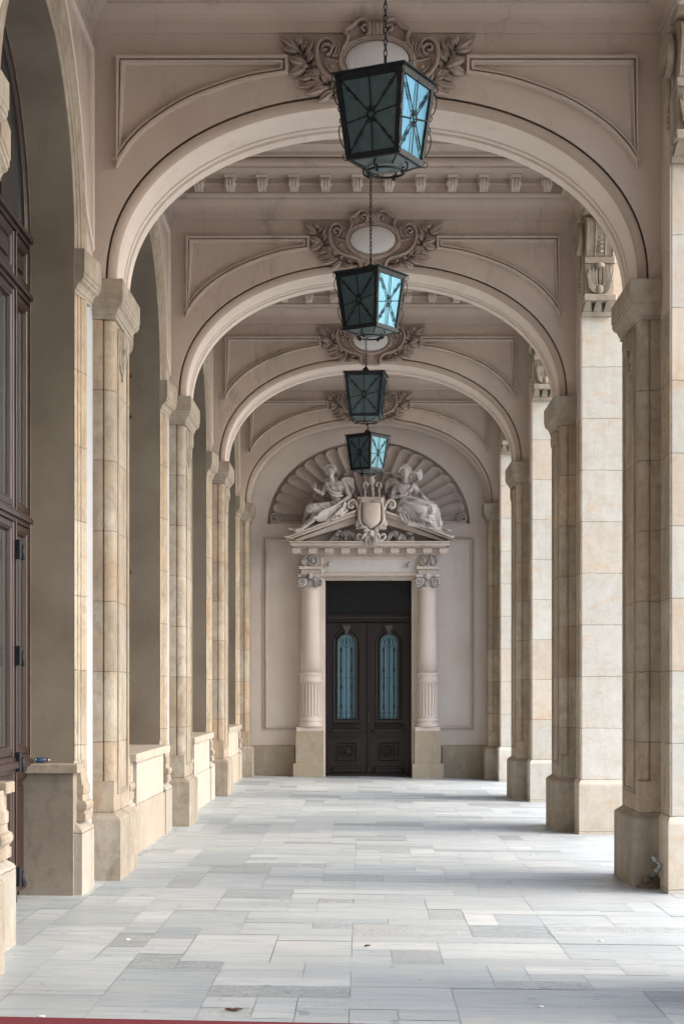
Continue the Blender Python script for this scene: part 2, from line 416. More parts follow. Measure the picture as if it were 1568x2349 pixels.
# ------------------------------------------------------------------ transverse arches
AH, AR, AN = 2.205, 1.524, 2.18
def arch_pts(n=72, a=AH, b=AR, e=AN):
    out = []
    for i in range(n+1):
        t = PI*i/n; c, s_ = math.cos(t), math.sin(t)
        out.append((XC-math.copysign(abs(c)**(2/e), c)*a, ZS+abs(s_)**(2/e)*b))
    return out
AP = arch_pts()
def YZ(u, v, h): return (u, -h, v)                    # wall facing the camera
def archivolt(th):
    pr = [(-.006,-.001),(-.006,-.075),(.016,-.075)]
    for i in range(9):
        a = PI/2*i/8; pr.append((.016+.066*math.sin(a)*1.0, -(.078-.066*math.cos(a))))
    split = len(pr); pr += [(.082,-.10),(.060,-.103),(.060,-.122),(.070,-.124)]
    if th > .8: pr += [(.070,-.190),(.040,-.192),(.040,-.205),(.056,-.208),(.056,-th*.66),(.036,-th*.662),(.036,-th*.69),(.062,-th*.70),(.062,-th*.76),(.036,-th*.765),(.036,-th*.79),(.074,-th*.80)]
    pr += [(.074,-th+.03),(.0,-th+.029),(.0,-th+.001)]
    m = MB(); P = AP; ms = offs(P, False)
    # inward = towards the opening
    R = [[(p[0]-q[0]*o*sg, -h, p[1]-q[1]*o*sg) for o, h in pr] for p, q in zip(P, ms) for sg in [1]]
    # keep the legs vertical down to the impost
    R = [[(x, y, z-.0) for x, y, z in R[0]]] + R + [[(x, y, z) for x, y, z in R[-1]]]
    m.rings([r[split-1:] for r in R], False, sm=False)
    ro = MB(); ro.rings([r[:split] for r in R], False, sm=False)
    return m, ro
PXT = DT[1]/F
def panel_path(left=True):
    px = [(267,131),(661,131),(661,173),(575,187),(500,210),(425,241),(350,289),(300,338),(268,388)]
    # smooth the curved run
    cur = smoothpath([px[2]]+px[3:], 4)
    pp = [px[0], px[1]]+cur
    out = [((x-865)*PXT*.998, EZ+(VY-y)*PXT) for x, y in pp]
    out = [((XC+u) if left else (XC-u), v) for u, v in out]
    return out if not left else out
def panel_mould(left):
    m = MB(); path = panel_path(left)
    area = sum(path[i][0]*path[(i+1)%len(path)][1]-path[(i+1)%len(path)][0]*path[i][1] for i in range(len(path)))
    sg = 1 if area > 0 else -1
    prof = [(0,-.002),(0,.062),(.004,.068),(.022,.068),(.026,.060),(.028,.002),(.038,.002),(.040,.052),(.056,.050),(.062,.034),(.072,.024),(.076,-.002)]
    m.sweep(path, [(o*sg, h) for o, h in prof], True, YZ, lim=1.8)
    return m
def pil_plan(side, wx, ix, th, y0=0.0):                # plan polygon of a pilaster, roll at both edges
    s_ = 1 if side > 0 else -1                         # side +1 : right (inner face looks to -x)
    d = abs(wx-ix); fl = d-.095
    P = [(0, 0), (fl, 0), (fl, .035), (fl+.012, .035)]
    for i in range(9):
        a = PI/2*i/8; P.append((fl+.015+.08*math.sin(a), .10-.08*math.cos(a)))
    P += [(d, .112), (d-.008, .114), (d-.008, .122), (d, .124)]
    P += [(d, th-.06), (d-.008,th-.058),(d-.008,th-.05),(d,th-.048)]
    P += [(d, th-.002), (0, th-.002)]
    return [(wx-s_*u, y0+v) for u, v in P]
IMP = [(0,4.615),(.018,4.618),(.018,4.65),(.028,4.655),(.032,4.675),(.045,4.70),(.066,4.715),(.070,4.72),(.070,4.735),(.078,4.738),(.078,4.775),(.084,4.778),(.084,ZS-.004),(.078,ZS-.001)]
def impost_mb(wx, ix, th, prof=IMP, yfront=.0):
    s_ = 1 if wx > ix else -1
    path = [(wx, yfront), (ix, yfront), (ix, th), (wx, th)]
    if s_ > 0: path = path                              # left-normal must point outwards
    sg = 1
    ms = offs(path, False)
    # outward at first segment is -y
    sg = 1 if ms[0][1] < 0 else -1
    m = MB(); R = []
    for o, z in prof:
        R.append([(p[0]+q[0]*o*sg, p[1]+q[1]*o*sg, z) for p, q in zip(path, ms)])
    m.rings(R, True, caps=True)
    return m
def frame_on_face(ix, side, y0, y1, z0, z1):           # sunk moulding on the inner face of a pilaster
    m = MB(); s_ = -1 if side > 0 else 1
    path = [(y0,z0),(y1,z0),(y1,z1),(y0,z1)]
    m.sweep(path, [(0,-.001),(0,.010),(.010,.012),(.014,.004),(.026,.004),(.030,.011),(.040,.011),(.042,-.001)], True, lambda u,v,h: (ix+s_*h, u, v))
    return m
def drop_scroll(ix, side, th):
    m = MB(); s_ = -1 if side > 0 else 1
    X = ix+s_*.004
    def pt(l): return [(X, a, b) for a, b in smoothpath(l, 5)]
    n_ = (s_, 0, 0)
    m.ribbon(pt([(.22,4.58),(.22,4.46),(.28,4.34),(.40,4.25),(.50,4.30),(.55,4.42)]), .03, .018, n_)
    m.ribbon(pt([(.29,4.58),(.29,4.48),(.34,4.39),(.42,4.34),(.48,4.40)]), .026, .022, n_)
    m.ribbon(pt([(.36,4.58),(.37,4.50),(.42,4.45),(.47,4.50),(.45,4.56)]), .03, .034, n_)
    m.leaf((X, .46, 4.60), (X, .64, 4.36), .12, .05, n_)
    m.leaf((X, .50, 4.46), (X, .46, 4.18), .07, .03, n_)
    m.ribbon(pt([(.66,4.60),(.70,4.50),(.64,4.44),(.58,4.50),(.62,4.55)]), .035, .035, n_)
    return m

# cartouche, drawn in the millimetre grid of the second arch
CU = .0010867; CZ = 6.69
def cp(x, y, h=0.0): return (XC+(x-870)*CU, -h, CZ+(960-y)*CU)
def cartouche_parts():
    parts = {}
    disc = MB(); R = []
    for k, (q, h) in enumerate([(1.0,.075),(.97,.088),(.9,.10),(.75,.115),(.5,.125),(.25,.13),(.02,.132)]):
        R.append([cp(870+243*q*math.cos(t*PI/20), 960+153*q*math.sin(t*PI/20), h) for t in range(40)])
    disc.rings(R, True, caps=True, sm=True); parts['oval_disc'] = (disc, OVAL)
    b = MB()                                            # body plate with a frame round the disc
    half = smoothpath([(870,700),(800,690),(700,690),(650,760),(640,830),(590,900),(500,830),(430,880),(430,1000),(500,1080),(620,1135),(700,1170),(740,1250),(760,1290)], 4)
    poly = half+[(1740-x, y) for x, y in reversed(half)]
    k = len(poly); R = [[cp(x, y, -.002) for x, y in poly], [cp(x, y, .045) for x, y in poly], [cp(870+(x-870)*.97, 960+(y-960)*.97, .055) for x, y in poly]]
    b.rings(R, True, caps=True); 
    ring = [cp(870+272*math.cos(t*PI/28), 960+180*math.sin(t*PI/28), .06) for t in range(57)]
    b.ribbon(ring, .045, .045); ring = [cp(870+252*math.cos(t*PI/28), 960+161*math.sin(t*PI/28), .075) for t in range(57)]
    b.ribbon(ring, .016, .03)
    def rib(l, w, h, base=.05, m_=b):
        sp = smoothpath(l, 6); nn = len(sp)
        for mir in (0, 1):
            P = [cp((1740-x) if mir else x, y, base) for x, y in sp]
            ww = [w*(.55+.45*min(1, 3*min(i, nn-1-i)/nn+.2)) for i in range(nn)]
            m_.ribbon(P, ww, h*1.35)
    # crown: volutes and shoulders
    rib([(785,745),(765,735),(758,715),(775,700),(800,712),(805,745),(790,775)], .030, .05, .06)
    rib([(800,770),(812,720),(800,672),(765,652),(728,660),(690,700),(640,728),(634,745),(650,775),(645,820),(610,880)], .042, .05, .055)
    rib([(645,835),(690,820),(745,800),(810,788),(870,785)], .030, .04, .055)
    for mir in (0, 1):
        for dx in (0, 28, 52):
            x = 815+dx if not mir else 925-dx
            b.ribbon([cp(x, 665, .07), cp(x, 700, .095), cp(x, 740, .09), cp(x, 770, .06)], .034, .04)
    # side C scrolls
    rib([(500,880),(478,885),(462,868),(475,845),(505,842),(528,868),(520,905),(490,918)], .034, .045, .06)
    rib([(528,880),(545,840),(520,800),(480,790),(440,820),(420,880),(424,950),(450,1020),(510,1080),(600,1120),(680,1140),(730,1180),(745,1240),(740,1280)], .044, .050, .05)
    for dx in (0, 22, 44):
        rib([(545+dx,815),(565+dx,850),(560+dx,900),(535+dx,930)], .024, .035, .06)
    rib([(470,935),(520,950),(570,960),(610,965)], .022, .03, .05)
    rib([(480,960),(500,1010),(560,1065),(640,1100),(700,1120)], .025, .03, .05)
    for mir in (0, 1):
        b.ball(cp(535 if not mir else 1205, 1000, .065), .022)
    rib([(790,1190),(800,1230),(790,1270),(780,1290)], .03, .03, .05)
    parts['strapwork'] = (b, CARTM)
    leaves = [((290,880),(160,850),70),((290,870),(140,770),52),((270,840),(300,770),62),((310,880),(345,760),60),((330,860),(350,800),40),
              ((350,980),(215,945),66),((350,990),(215,1040),90),((350,960),(410,870),66),((390,1000),(420,950),44),((440,1070),(330,1020),58),
              ((400,1060),(300,1090),58),((440,1080),(395,1010),52),((480,1110),(285,1140),60),((520,1150),(335,1200),58),((500,1120),(450,1040),54),
              ((560,1170),(430,1250),66),((620,1190),(520,1250),50),((690,1225),(560,1250),52),((600,1140),(690,1160),48),((470,1140),(380,1170),46),((655,1200),(600,1160),36),((255,830),(190,790),34),((250,800),(215,860),34),((330,930),(400,800),40),((420,1050),(440,980),36),((360,1000),(300,985),34),((520,1165),(560,1110),36),((700,1210),(640,1260),36),((450,1100),(360,1060),40),((580,1185),(600,1250),40)]
    for mir in (0, 1):
        l = MB(); f = (lambda x: 1740-x) if mir else (lambda x: x)
        for i, (a, t, w) in enumerate(leaves):
            l.leaf(cp(f(a[0]), a[1], .022), cp(f(t[0]), t[1], .030+.022*(i%3)), w*CU*.98, .052+.014*(i%2))
        for st in ([(715,1225),(600,1180),(480,1110),(400,1030),(345,970),(300,890),(265,830),(190,775)], [(560,1165),(470,1130),(380,1110)], [(345,970),(270,970),(225,950)]):
            l.tube([cp(f(x), y, .022) for x, y in smoothpath(st, 4)], .009, 6)
        for x, y in ((300,885),(540,1150),(400,1075),(590,1120),(640,1215),(410,1030)):
            l.ball(cp(f(x), y, .035), .012, 8, 6)
        parts['laurel_branch%d' % mir] = (l, CARTM)
    return parts

def make_arch(th, label, y):
    root = empty('transverse_arch', (0, y, 0), label=label, cat='arch', group='transverse arches spanning the passage')
    w = MB()                                            # wall with the opening
    for yy in (0.0, th):
        v = []; f = []
        for (x, z) in AP: v += [(x, yy, z), (x, yy, ZT+.02)]
        for i in range(len(AP)-1): f.append((2*i, 2*i+2, 2*i+3, 2*i+1))
        w.add(v, f)
        w.add([(XL,yy,ZS-.3),(AP[0][0],yy,ZS-.3),(AP[0][0],yy,ZT+.02),(XL,yy,ZT+.02)], [(0,1,2,3)])
        w.add([(AP[-1][0],yy,ZS-.3),(XR,yy,ZS-.3),(XR,yy,ZT+.02),(AP[-1][0],yy,ZT+.02)], [(0,1,2,3)])
    w.box(XL, XR, .001, th-.001, ZT+.015, 7.75)
    w.build('arch_wall', MAUVE, root, fixn=False)
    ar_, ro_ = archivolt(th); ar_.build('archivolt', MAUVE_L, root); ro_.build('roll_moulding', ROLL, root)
    for l in (True, False): panel_mould(l).build('panel_moulding', MAUVE, root)
    for side, wx, ix in ((-1, XL, -2.015), (1, XR, 2.250)):
        p = MB(); plan = pil_plan(side, wx, ix, th)
        p.prism(plan, .86, 4.62, to=lambda u, v, t: (u, v, t))
        p.prism([(wx,0),(ix,0),(ix,th-.002),(wx,th-.002)], .59, .858, to=lambda u, v, t: (u, v, t))
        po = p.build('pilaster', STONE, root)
        if th > .8:
            frame_on_face(ix, side, .20, .80, .74, 4.56).build('sunk_panel', STONEP, po)
            drop_scroll(ix, side, th).build('drop_scroll', STONEP, po)
        pe = impost_mb(wx, ix, th-.003, [(.062,-.08),(.062,.545),(.056,.562),(.006,.600),(.0,.602)])
        pe.build('pedestal', STONEP, po, bevel=.006)
        impost_mb(wx, ix, th-.004).build('impost', STONEP, root, bevel=.004)
    ca = MB(); ca.prism([(XC-.30,6.50),(XC+.30,6.50),(XC+.24,6.95),(XC-.24,6.95)], -.03, .01); 
    ca = ca.build('cartouche', CARTM, root)
    for nme, (mb, mt) in cartouche_parts().items():
        mb.build('laurel_branch' if nme.startswith('laurel') else nme, mt, ca)
    return root
arch = make_arch(TH, 'nearest stone arch whose left impost edge enters the picture beside the timber door', DT[0])
ab = copy_tree(arch); ab.location = (0, 3.0, 0); ab['label'] = 'unseen arch copy added just in front of the camera to hold back light'  # unseen copy, added to hold back light from behind the camera
arch_labels = ['large front arch with two framed spandrel panels, behind the biggest hanging lantern',
 'second arch from the front, its white oval cartouche crossed by a lantern chain',
 'third arch from the front, its cartouche just under the second lantern']
for i, lb in enumerate(arch_labels):
    c = copy_tree(arch); c.location = (0, DT[i+1], 0); c['label'] = lb
make_arch(.585, 'farthest arch, shallow, standing against the end wall round the shell niche', DT[4])

# ------------------------------------------------------------------ coffered ceilings
CPROF = [(0,6.935),(.03,6.936),(.032,7.018),(.042,7.020),(.046,7.045),(.060,7.075),(.095,7.115),(.125,7.135),(.135,7.137),(.135,7.150),(.175,7.156),(.198,7.170),(.203,7.186),(.196,7.198),(.190,7.20),(.190,7.285),(.200,7.288),(.204,7.302),(.192,7.306),(.190,7.355),(.58,7.357),(.58,7.382),(.60,7.386),(.625,7.405),(.632,7.43),(.625,7.455),(.60,7.470),(.68,7.474),(.68,7.512),(.70,7.52),(.76,7.555),(.80,7.56),(.80,7.60),(1.0,7.602)]
def modillion():
    m = MB()
    m.bbox(-.062, .062, -.20, 0, .115, .150, .005)
    m.bbox(-.055, .055, -.17, 0, .10, .115, .004)
    for x in (-.034, 0, .034):
        m.ribbon([(x,-.175,.105),(x,-.185,.07),(x,-.165,.03),(x,-.12,.0),(x,-.06,-.005),(x,-.01,.02)], .030, .022, (0,-1,-.6))
    m.prism([(-.045,.0),(.045,.0),(.045,.10),(-.045,.10)], -.16, 0)
    for x in (-.052, .052):
        m.lathe([(.001,-.012),(.03,-.010),(.034,0),(.03,.010),(.001,.012)], (x, -.135, .055), 12, 'x')
    return m
BL = DT[1]-DT[0]-TH
def make_ceiling(y, L, label):
    root = empty('coffered_ceiling', (0, y, 0), label=label, cat='ceiling', group='coffered ceilings between the arches')
    path = [(XL, 0), (XL, L), (XR, L), (XR, 0)]
    m = MB(); ms = offs(path, True); sg = 1 if ms[0][0] > 0 else -1
    R = [[(p[0]+q[0]*o*sg, p[1]+q[1]*o*sg, z) for p, q in zip(path, ms)] for o, z in CPROF]
    m.rings(R, True); m.build('cornice', MAUVE, root, fixn=False)
    p = MB(); p.box(XL+.9, XR-.9, .9, L-.9, 7.60, 7.70)
    p.build('ceiling_panel', MAUVE, root)
    q = MB(); q.sweep([(XL+1.25,1.25),(XR-1.25,1.25),(XR-1.25,L-1.25),(XL+1.25,L-1.25)], [(0,0),(0,.03),(.03,.04),(.05,.02),(.09,.02),(.10,0)], True, lambda u,v,h: (u,v,7.601-h))
    q.build('panel_moulding', MAUVE_L, root)
    first = None
    spots = [(XC+(k-5.5)*.354, L-.19, 0) for k in range(12)]
    ny = int((L-1.0)/.354)
    for k in range(ny): spots.append((XL+.19, L/2+(k-(ny-1)/2)*.354, PI/2)); spots.append((XR-.19, L/2+(k-(ny-1)/2)*.354, -PI/2))
    for x, yy, rz in spots:
        if first is None: o = first = modillion().build('modillion', MAUVE_L, root)
        else: o = first.copy(); COL.objects.link(o); o.parent = root
        o.location = (x, yy, 7.205); o.rotation_euler = (0, 0, rz)
    return root
ceil = make_ceiling(DT[0]+TH, BL, 'coffered stucco ceiling above the biggest lantern, only its edge mouldings in view')
for i, lb in enumerate(['coffered ceiling with a row of small brackets seen through the front arch',
                        'coffered ceiling behind the second lantern, few brackets showing',
                        'coffered ceiling before the farthest arch, a thin strip in view']):
    c = copy_tree(ceil); c.location = (0, DT[i+1]+TH, 0); c['label'] = lb

# ------------------------------------------------------------------ left arcade wall
HW, RV = 1.425, XL-.365                                # half opening, window plane
CY = [DT[i]-2.375 for i in range(5)]                   # centres of the openings
aw = empty('arcade_wall', (XL, DT[1], 0), label='long left wall of tall arched openings with moulded stone surrounds', cat='wall')
def A(m, name, mat, parent=aw, **k):                   # world-coordinates mesh under the wall's empty
    m.v = [(x-XL, y-DT[1], z) for x, y, z in m.v]
    return m.build(name, mat, parent, **k)
def semi(c, r, n=40): return [(c-r*math.cos(PI*i/n), ZS+.03+r*math.sin(PI*i/n)) for i in range(n+1)]
Y0 = -9.0
up = MB(); lo = MB()
edges = [Y0]+[e for c in CY for e in (c-HW, c+HW)]+[YE]
for i in range(0, len(edges), 2):
    a, b = edges[i], edges[i+1]
    lo.add([(XL,a,-.1),(XL,b,-.1),(XL,b,ZS+.03),(XL,a,ZS+.03)], [(0,1,2,3)])
    up.add([(XL,a,ZS+.03),(XL,b,ZS+.03),(XL,b,7.0),(XL,a,7.0)], [(0,1,2,3)])
for c in CY:
    P = semi(c, HW); v = []; f = []
    for (y, z) in P: v += [(XL,y,z),(XL,y,7.0)]
    up.add(v, [(2*i,2*i+2,2*i+3,2*i+1) for i in range(len(P)-1)])
A(lo, 'lower_plaster', WHITEP, fixn=False); A(up, 'upper_plaster', MAUVE, fixn=False)
for bi, c in enumerate(CY):
    rv = MB(); P = [(c-HW, -.1)]+semi(c, HW)+[(c+HW, -.1)]
    rv.rings([[(XL, y, z) for y, z in P], [(RV-.10, y, z) for y, z in P]], False)
    rv.rings([[(RV+.035, y, z) for y, z in P], [(RV+.035, y+(.012 if y < c else -.012), z-(.012 if z > ZS else 0)) for y, z in P]], False)
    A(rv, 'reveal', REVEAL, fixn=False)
    # architrave: straight jambs and arch, four steps rising outwards
    prof = [(0,-.002),(0,.004),(.010,.008),(.080,.010),(.084,.020),(.150,.022),(.156,.034),(.180,.030),(.200,.036),(.222,.050),(.25,.054),(.285,.054),(.295,.040),(.33,.038),(.338,-.002)]
    arc = [(y, z) for y, z in semi(c, HW, 56)]
    s_ = MB(); ms = offs(arc, False); sg = 1 if ms[0][0] < 0 else -1
    s_.rings([[(XL+h, p[0]+q[0]*o*sg, p[1]+q[1]*o*sg) for o, h in prof] for p, q in zip(arc, ms)], False)
    A(s_, 'arch_surround', STONEP)
    for sd in (-1, 1):
        e = c+sd*HW
        j = MB(); R = [[(XL+h, e+sd*o, z) for o, h in prof] for z in (1.06, 4.62)]
        j.rings(R, False); j.add(R[1], [tuple(range(len(prof)))]); j.add(R[0], [tuple(range(len(prof)))])
        R = [[(XL+h*.98, e+sd*(.075+o*.80), z) for o, h in prof] for z in (.62, 1.06)]
        j.rings(R, False)
        A(j, 'jamb', STONE)
        im = MB()
        pr = [(0,4.62),(.030,4.622),(.030,4.65),(.040,4.655),(.045,4.68),(.060,4.70),(.085,4.715),(.090,4.735),(.098,4.738),(.098,4.775),(.105,4.778),(.105,ZS+.026),(.10,ZS+.029)]
        ya, yb = e-sd*.05, e+sd*.50
        for k in range(len(pr)): pass
        path = [(XL-.03, ya), (XL+.005, ya), (XL+.045, yb), (XL-.03, yb)]
        R = []
        for o, z in pr: R.append([(XL-.01, e+sd*.004), (XL-.02+o*.95, e+sd*.004), (XL+.025+o, yb+sd*o*.3), (XL-.01, yb+sd*o*.3)])
        im.rings([[(x, y, pr[k][1]) for x, y in R[k]] for k in range(len(pr))], True, caps=True)
        A(im, 'impost', STONEP, bevel=.003)
        # moulded foot of the jamb on its pedestal
        ft = MB(); fo = [(.085,.60),(.085,.66),(.072,.668),(.095,.70),(.098,.725),(.088,.748),(.066,.76),(.062,.80),(.070,.81),(.070,.87),(.058,.885),(.05,.95),(.045,1.0)]
        R = [[(XL-.02, e-sd*(o*.25-.03), z), (XL+o, e-sd*(o*.25-.03), z), (XL+o, e+sd*.34, z), (XL-.02, e+sd*.34, z)] for o, z in fo]
        ft.rings(R, True, caps=True); A(ft, 'jamb_foot', STONEP, bevel=.003)
        pd = MB(); fo = [(.085,-.1),(.085,.525),(.078,.545),(.01,.60),(0,.605)]
        R = [[(XL-.02, e-sd*(o*1.6+.0), z), (XL+o, e-sd*(o*1.6), z), (XL+o, e+sd*(.42+o*.5), z), (XL-.02, e+sd*(.42+o*.5), z)] for o, z in fo]
        pd.rings(R, True, caps=True); A(pd, 'jamb_pedestal', DADO, bevel=.005)
        if bi <= 1:                                    # stub of the dado beside the door
            st = MB(); ya, yb = sorted((e-sd*.17, e+sd*.02)); st.box(RV-.02, XL+.02, ya, yb, -.1, .975)
            A(st, 'dado_stub', PLINTHR)
            sl = MB(); ya, yb = sorted((e-sd*.215, e+sd*.04)); sl.bbox(RV-.0, XL+.062, ya, yb, .978, 1.045, .006)
            A(sl, 'sill', STONEP)
    # spandrel panels towards the arches
    for sd in (-1, 1):
        a = []
        for i in range(16):
            t = math.radians(8+70*i/15); a.append((c+sd*(HW+.52)*math.cos(t), ZS+.03+(HW+.49)*math.sin(t)))
        yo = c+sd*(BL/2-.10) if bi else c+sd*(BL/2-.10)
        path = [(yo, ZS+.22)]+[q for q in a if sd*(yo-q[0]) > .03 and q[1] < 6.72 and q[1] > ZS+.3]+[(c+sd*.35, 6.80)] + [(yo, 6.80)]
        ar = sum(path[i][0]*path[(i+1)%len(path)][1]-path[(i+1)%len(path)][0]*path[i][1] for i in range(len(path)))
        sg = 1 if ar > 0 else -1
        pm = MB(); pm.sweep(path, [(0,-.002),(0,.02),(.012,.026),(.03,.024),(.036,.012),(.05,.012),(.055,.020),(.065,.020),(.068,-.002)][:9] if False else [(o*sg, h) for o, h in [(0,-.002),(0,.02),(.010,.026),(.024,.024),(.03,.012),(.04,.012),(.044,.020),(.052,.020),(.055,-.002)]], True, lambda u,v,h: (XL+h, u, v), lim=1.8)
        A(pm, 'spandrel_moulding', MAUVE_L)
    if bi >= 2:
        d = MB(); d.box(XL-.30, XL+.035, c-HW+.04, c+HW-.04, -.1, .93); d.box(XL+.0, XL+.07, c-HW+.06, c+HW-.06, -.1, .50); d.box(XL+.0, XL+.0705, c-HW+.3, c+HW-.3, .50, .93)
        A(d, 'dado_wall', DADO)
        sl = MB(); sl.bbox(RV, XL+.11, c-HW-.02, c+HW+.02, .935, 1.01, .008); A(sl, 'sill', DADO)
ec = MB(); ec.box(XL-.5, XR+.85, Y0-.2, Y0, -.1, 8.0); A(ec, 'light_block_wall', MAUVE)  # unseen wall added behind the camera to cut frontal light
room = MB(); room.box(-4.6, -4.5, Y0, YE, -.1, 7.6); room.box(-4.5, XL-.5, Y0, Y0+.1, -.1, 7.6)
A(room, 'dark_room_backing', simple('dim_room', (.10,.09,.08), .9))  # added backing, its dark colour stands for the darkness behind the windows

# timber windows and the glazed door
def make_window(c, label, door):
    root = empty('glazed_timber_door' if door else 'timber_window', (RV, c, 0), label=label, cat='door' if door else 'window')
    def L(m): m.v = [(x-RV, y-c, z) for x, y, z in m.v]; return m
    X = RV
    z0 = .04 if door else 1.0
    fr = MB(); P = [(c-HW+.01, z0)]+semi(c, HW-.01)+[(c+HW-.01, z0)]; ms = offs(P, False); sg = 1 if ms[0][0] > 0 else -1
    fr.rings([[(X+h, p[0]+q[0]*o*sg, p[1]+q[1]*o*sg) for o, h in [(0,-.03),(0,.012),(.03,.018),(.035,.030),(.075,.032),(.085,.020),(.095,.012),(.10,-.03)]] for p, q in zip(P, ms)], False)
    for z, hh in ((4.93,.11),(4.50,.10),(2.82,.10),(1.0,.12)):
        if z < z0+.1 and not door: continue
        fr.bbox(X-.03, X+.05, c-HW+.09, c+HW-.09, z, z+hh, .01)
        fr.bbox(X-.03, X+.075, c-HW+.09, c+HW-.09, z+hh*.3, z+hh*.72, .01)
    posts = (-.80, .80, 0.0)
    for q in posts: fr.bbox(X-.03, X+.04, c+q-.055, c+q+.055, z0, 4.93, .012); fr.bbox(X-.03, X+.052, c+q-.012, c+q+.012, z0, 4.93, .004)
    fr.bbox(X-.03, X+.04, c-.05, c+.05, 5.02, ZS+HW-.02, .01)
    for q in (-.42, .42): fr.box(X-.02, X+.02, c+q-.03, c+q+.03, 5.02, ZS+math.sqrt(HW**2-q*q)-.02)
    L(fr).build('frame', WOODR, root)
    cells = []
    ys = [c-HW+.09, c-.80-.055, c-.80+.055, c-.055, c+.055, c+.80-.055, c+.80+.055, c+HW-.09]
    for a, b in zip(ys[::2], ys[1::2]):
        sash = MB()
        rows = [(4.60,4.93,'p'),(2.92,4.50,'g'),(1.12,2.82,'g')]+([(.12,1.0,'p')] if door else [])
        gl = MB()
        for za, zb, kd in rows:
            sash.sweep([(a,za),(b,za),(b,zb),(a,zb)], [(0,.0),(0,.030),(.012,.036),(.05,.036),(.058,.028),(.066,.026),(.078,.004),(.08,-.01)], True, lambda u,v,h: (X+h, u, v))
            if kd == 'g': gl.box(X-.006, X+.0, a+.06, b-.06, za+.06, zb-.06)
            else:
                sash.box(X-.006, X+.006, a+.06, b-.06, za+.06, zb-.06)
                sash.bbox(X-.006, X+.022, a+.11, b-.11, za+.11, zb-.11, .01)
        so = L(sash).build('sash', WOODR, root); L(gl).build('pane', WGLASS, so)
    tp = MB(); Q = semi(c, HW-.09, 30); tp.prism([(y, z) for y, z in Q if z >= 5.03]+[], X-.005, X+.0, to=lambda u,v,t: (t,u,v))
    L(tp).build('fanlight_pane', WGLASS, root)
    if door:
        for q in (-.80, .80):
            for z in (.25, 1.08, 1.85, 2.62):
                h = MB(); h.bbox(X+.035, X+.085, c+q-.035, c+q+.02, z-.07, z+.07, .006); h.lathe([(.0,-.055),(.016,-.055),(.016,.055),(0,.055)], (X+.088, c+q+.022, z-.02), 10)
                L(h).build('hinge', IRON, root)
        kb = MB(); kb.lathe([(.001,0),(.07,.0),(.06,.02),(.001,.03)], (X+.02, c+.42, .50), 20, 'x'); L(kb).build('door_boss', WOODR, root)
    return root
make_window(CY[1], 'red-brown glazed timber door with black hinges in the nearest left opening', True)
for k, lb in ((2, 'timber arched window above the sill in the second left opening'), (3, 'timber arched window above the sill in the third left opening'), (4, 'timber arched window above the sill in the left opening nearest the end wall')):
    w = make_window(CY[k], lb, False); w['group'] = 'arched windows above the sills'

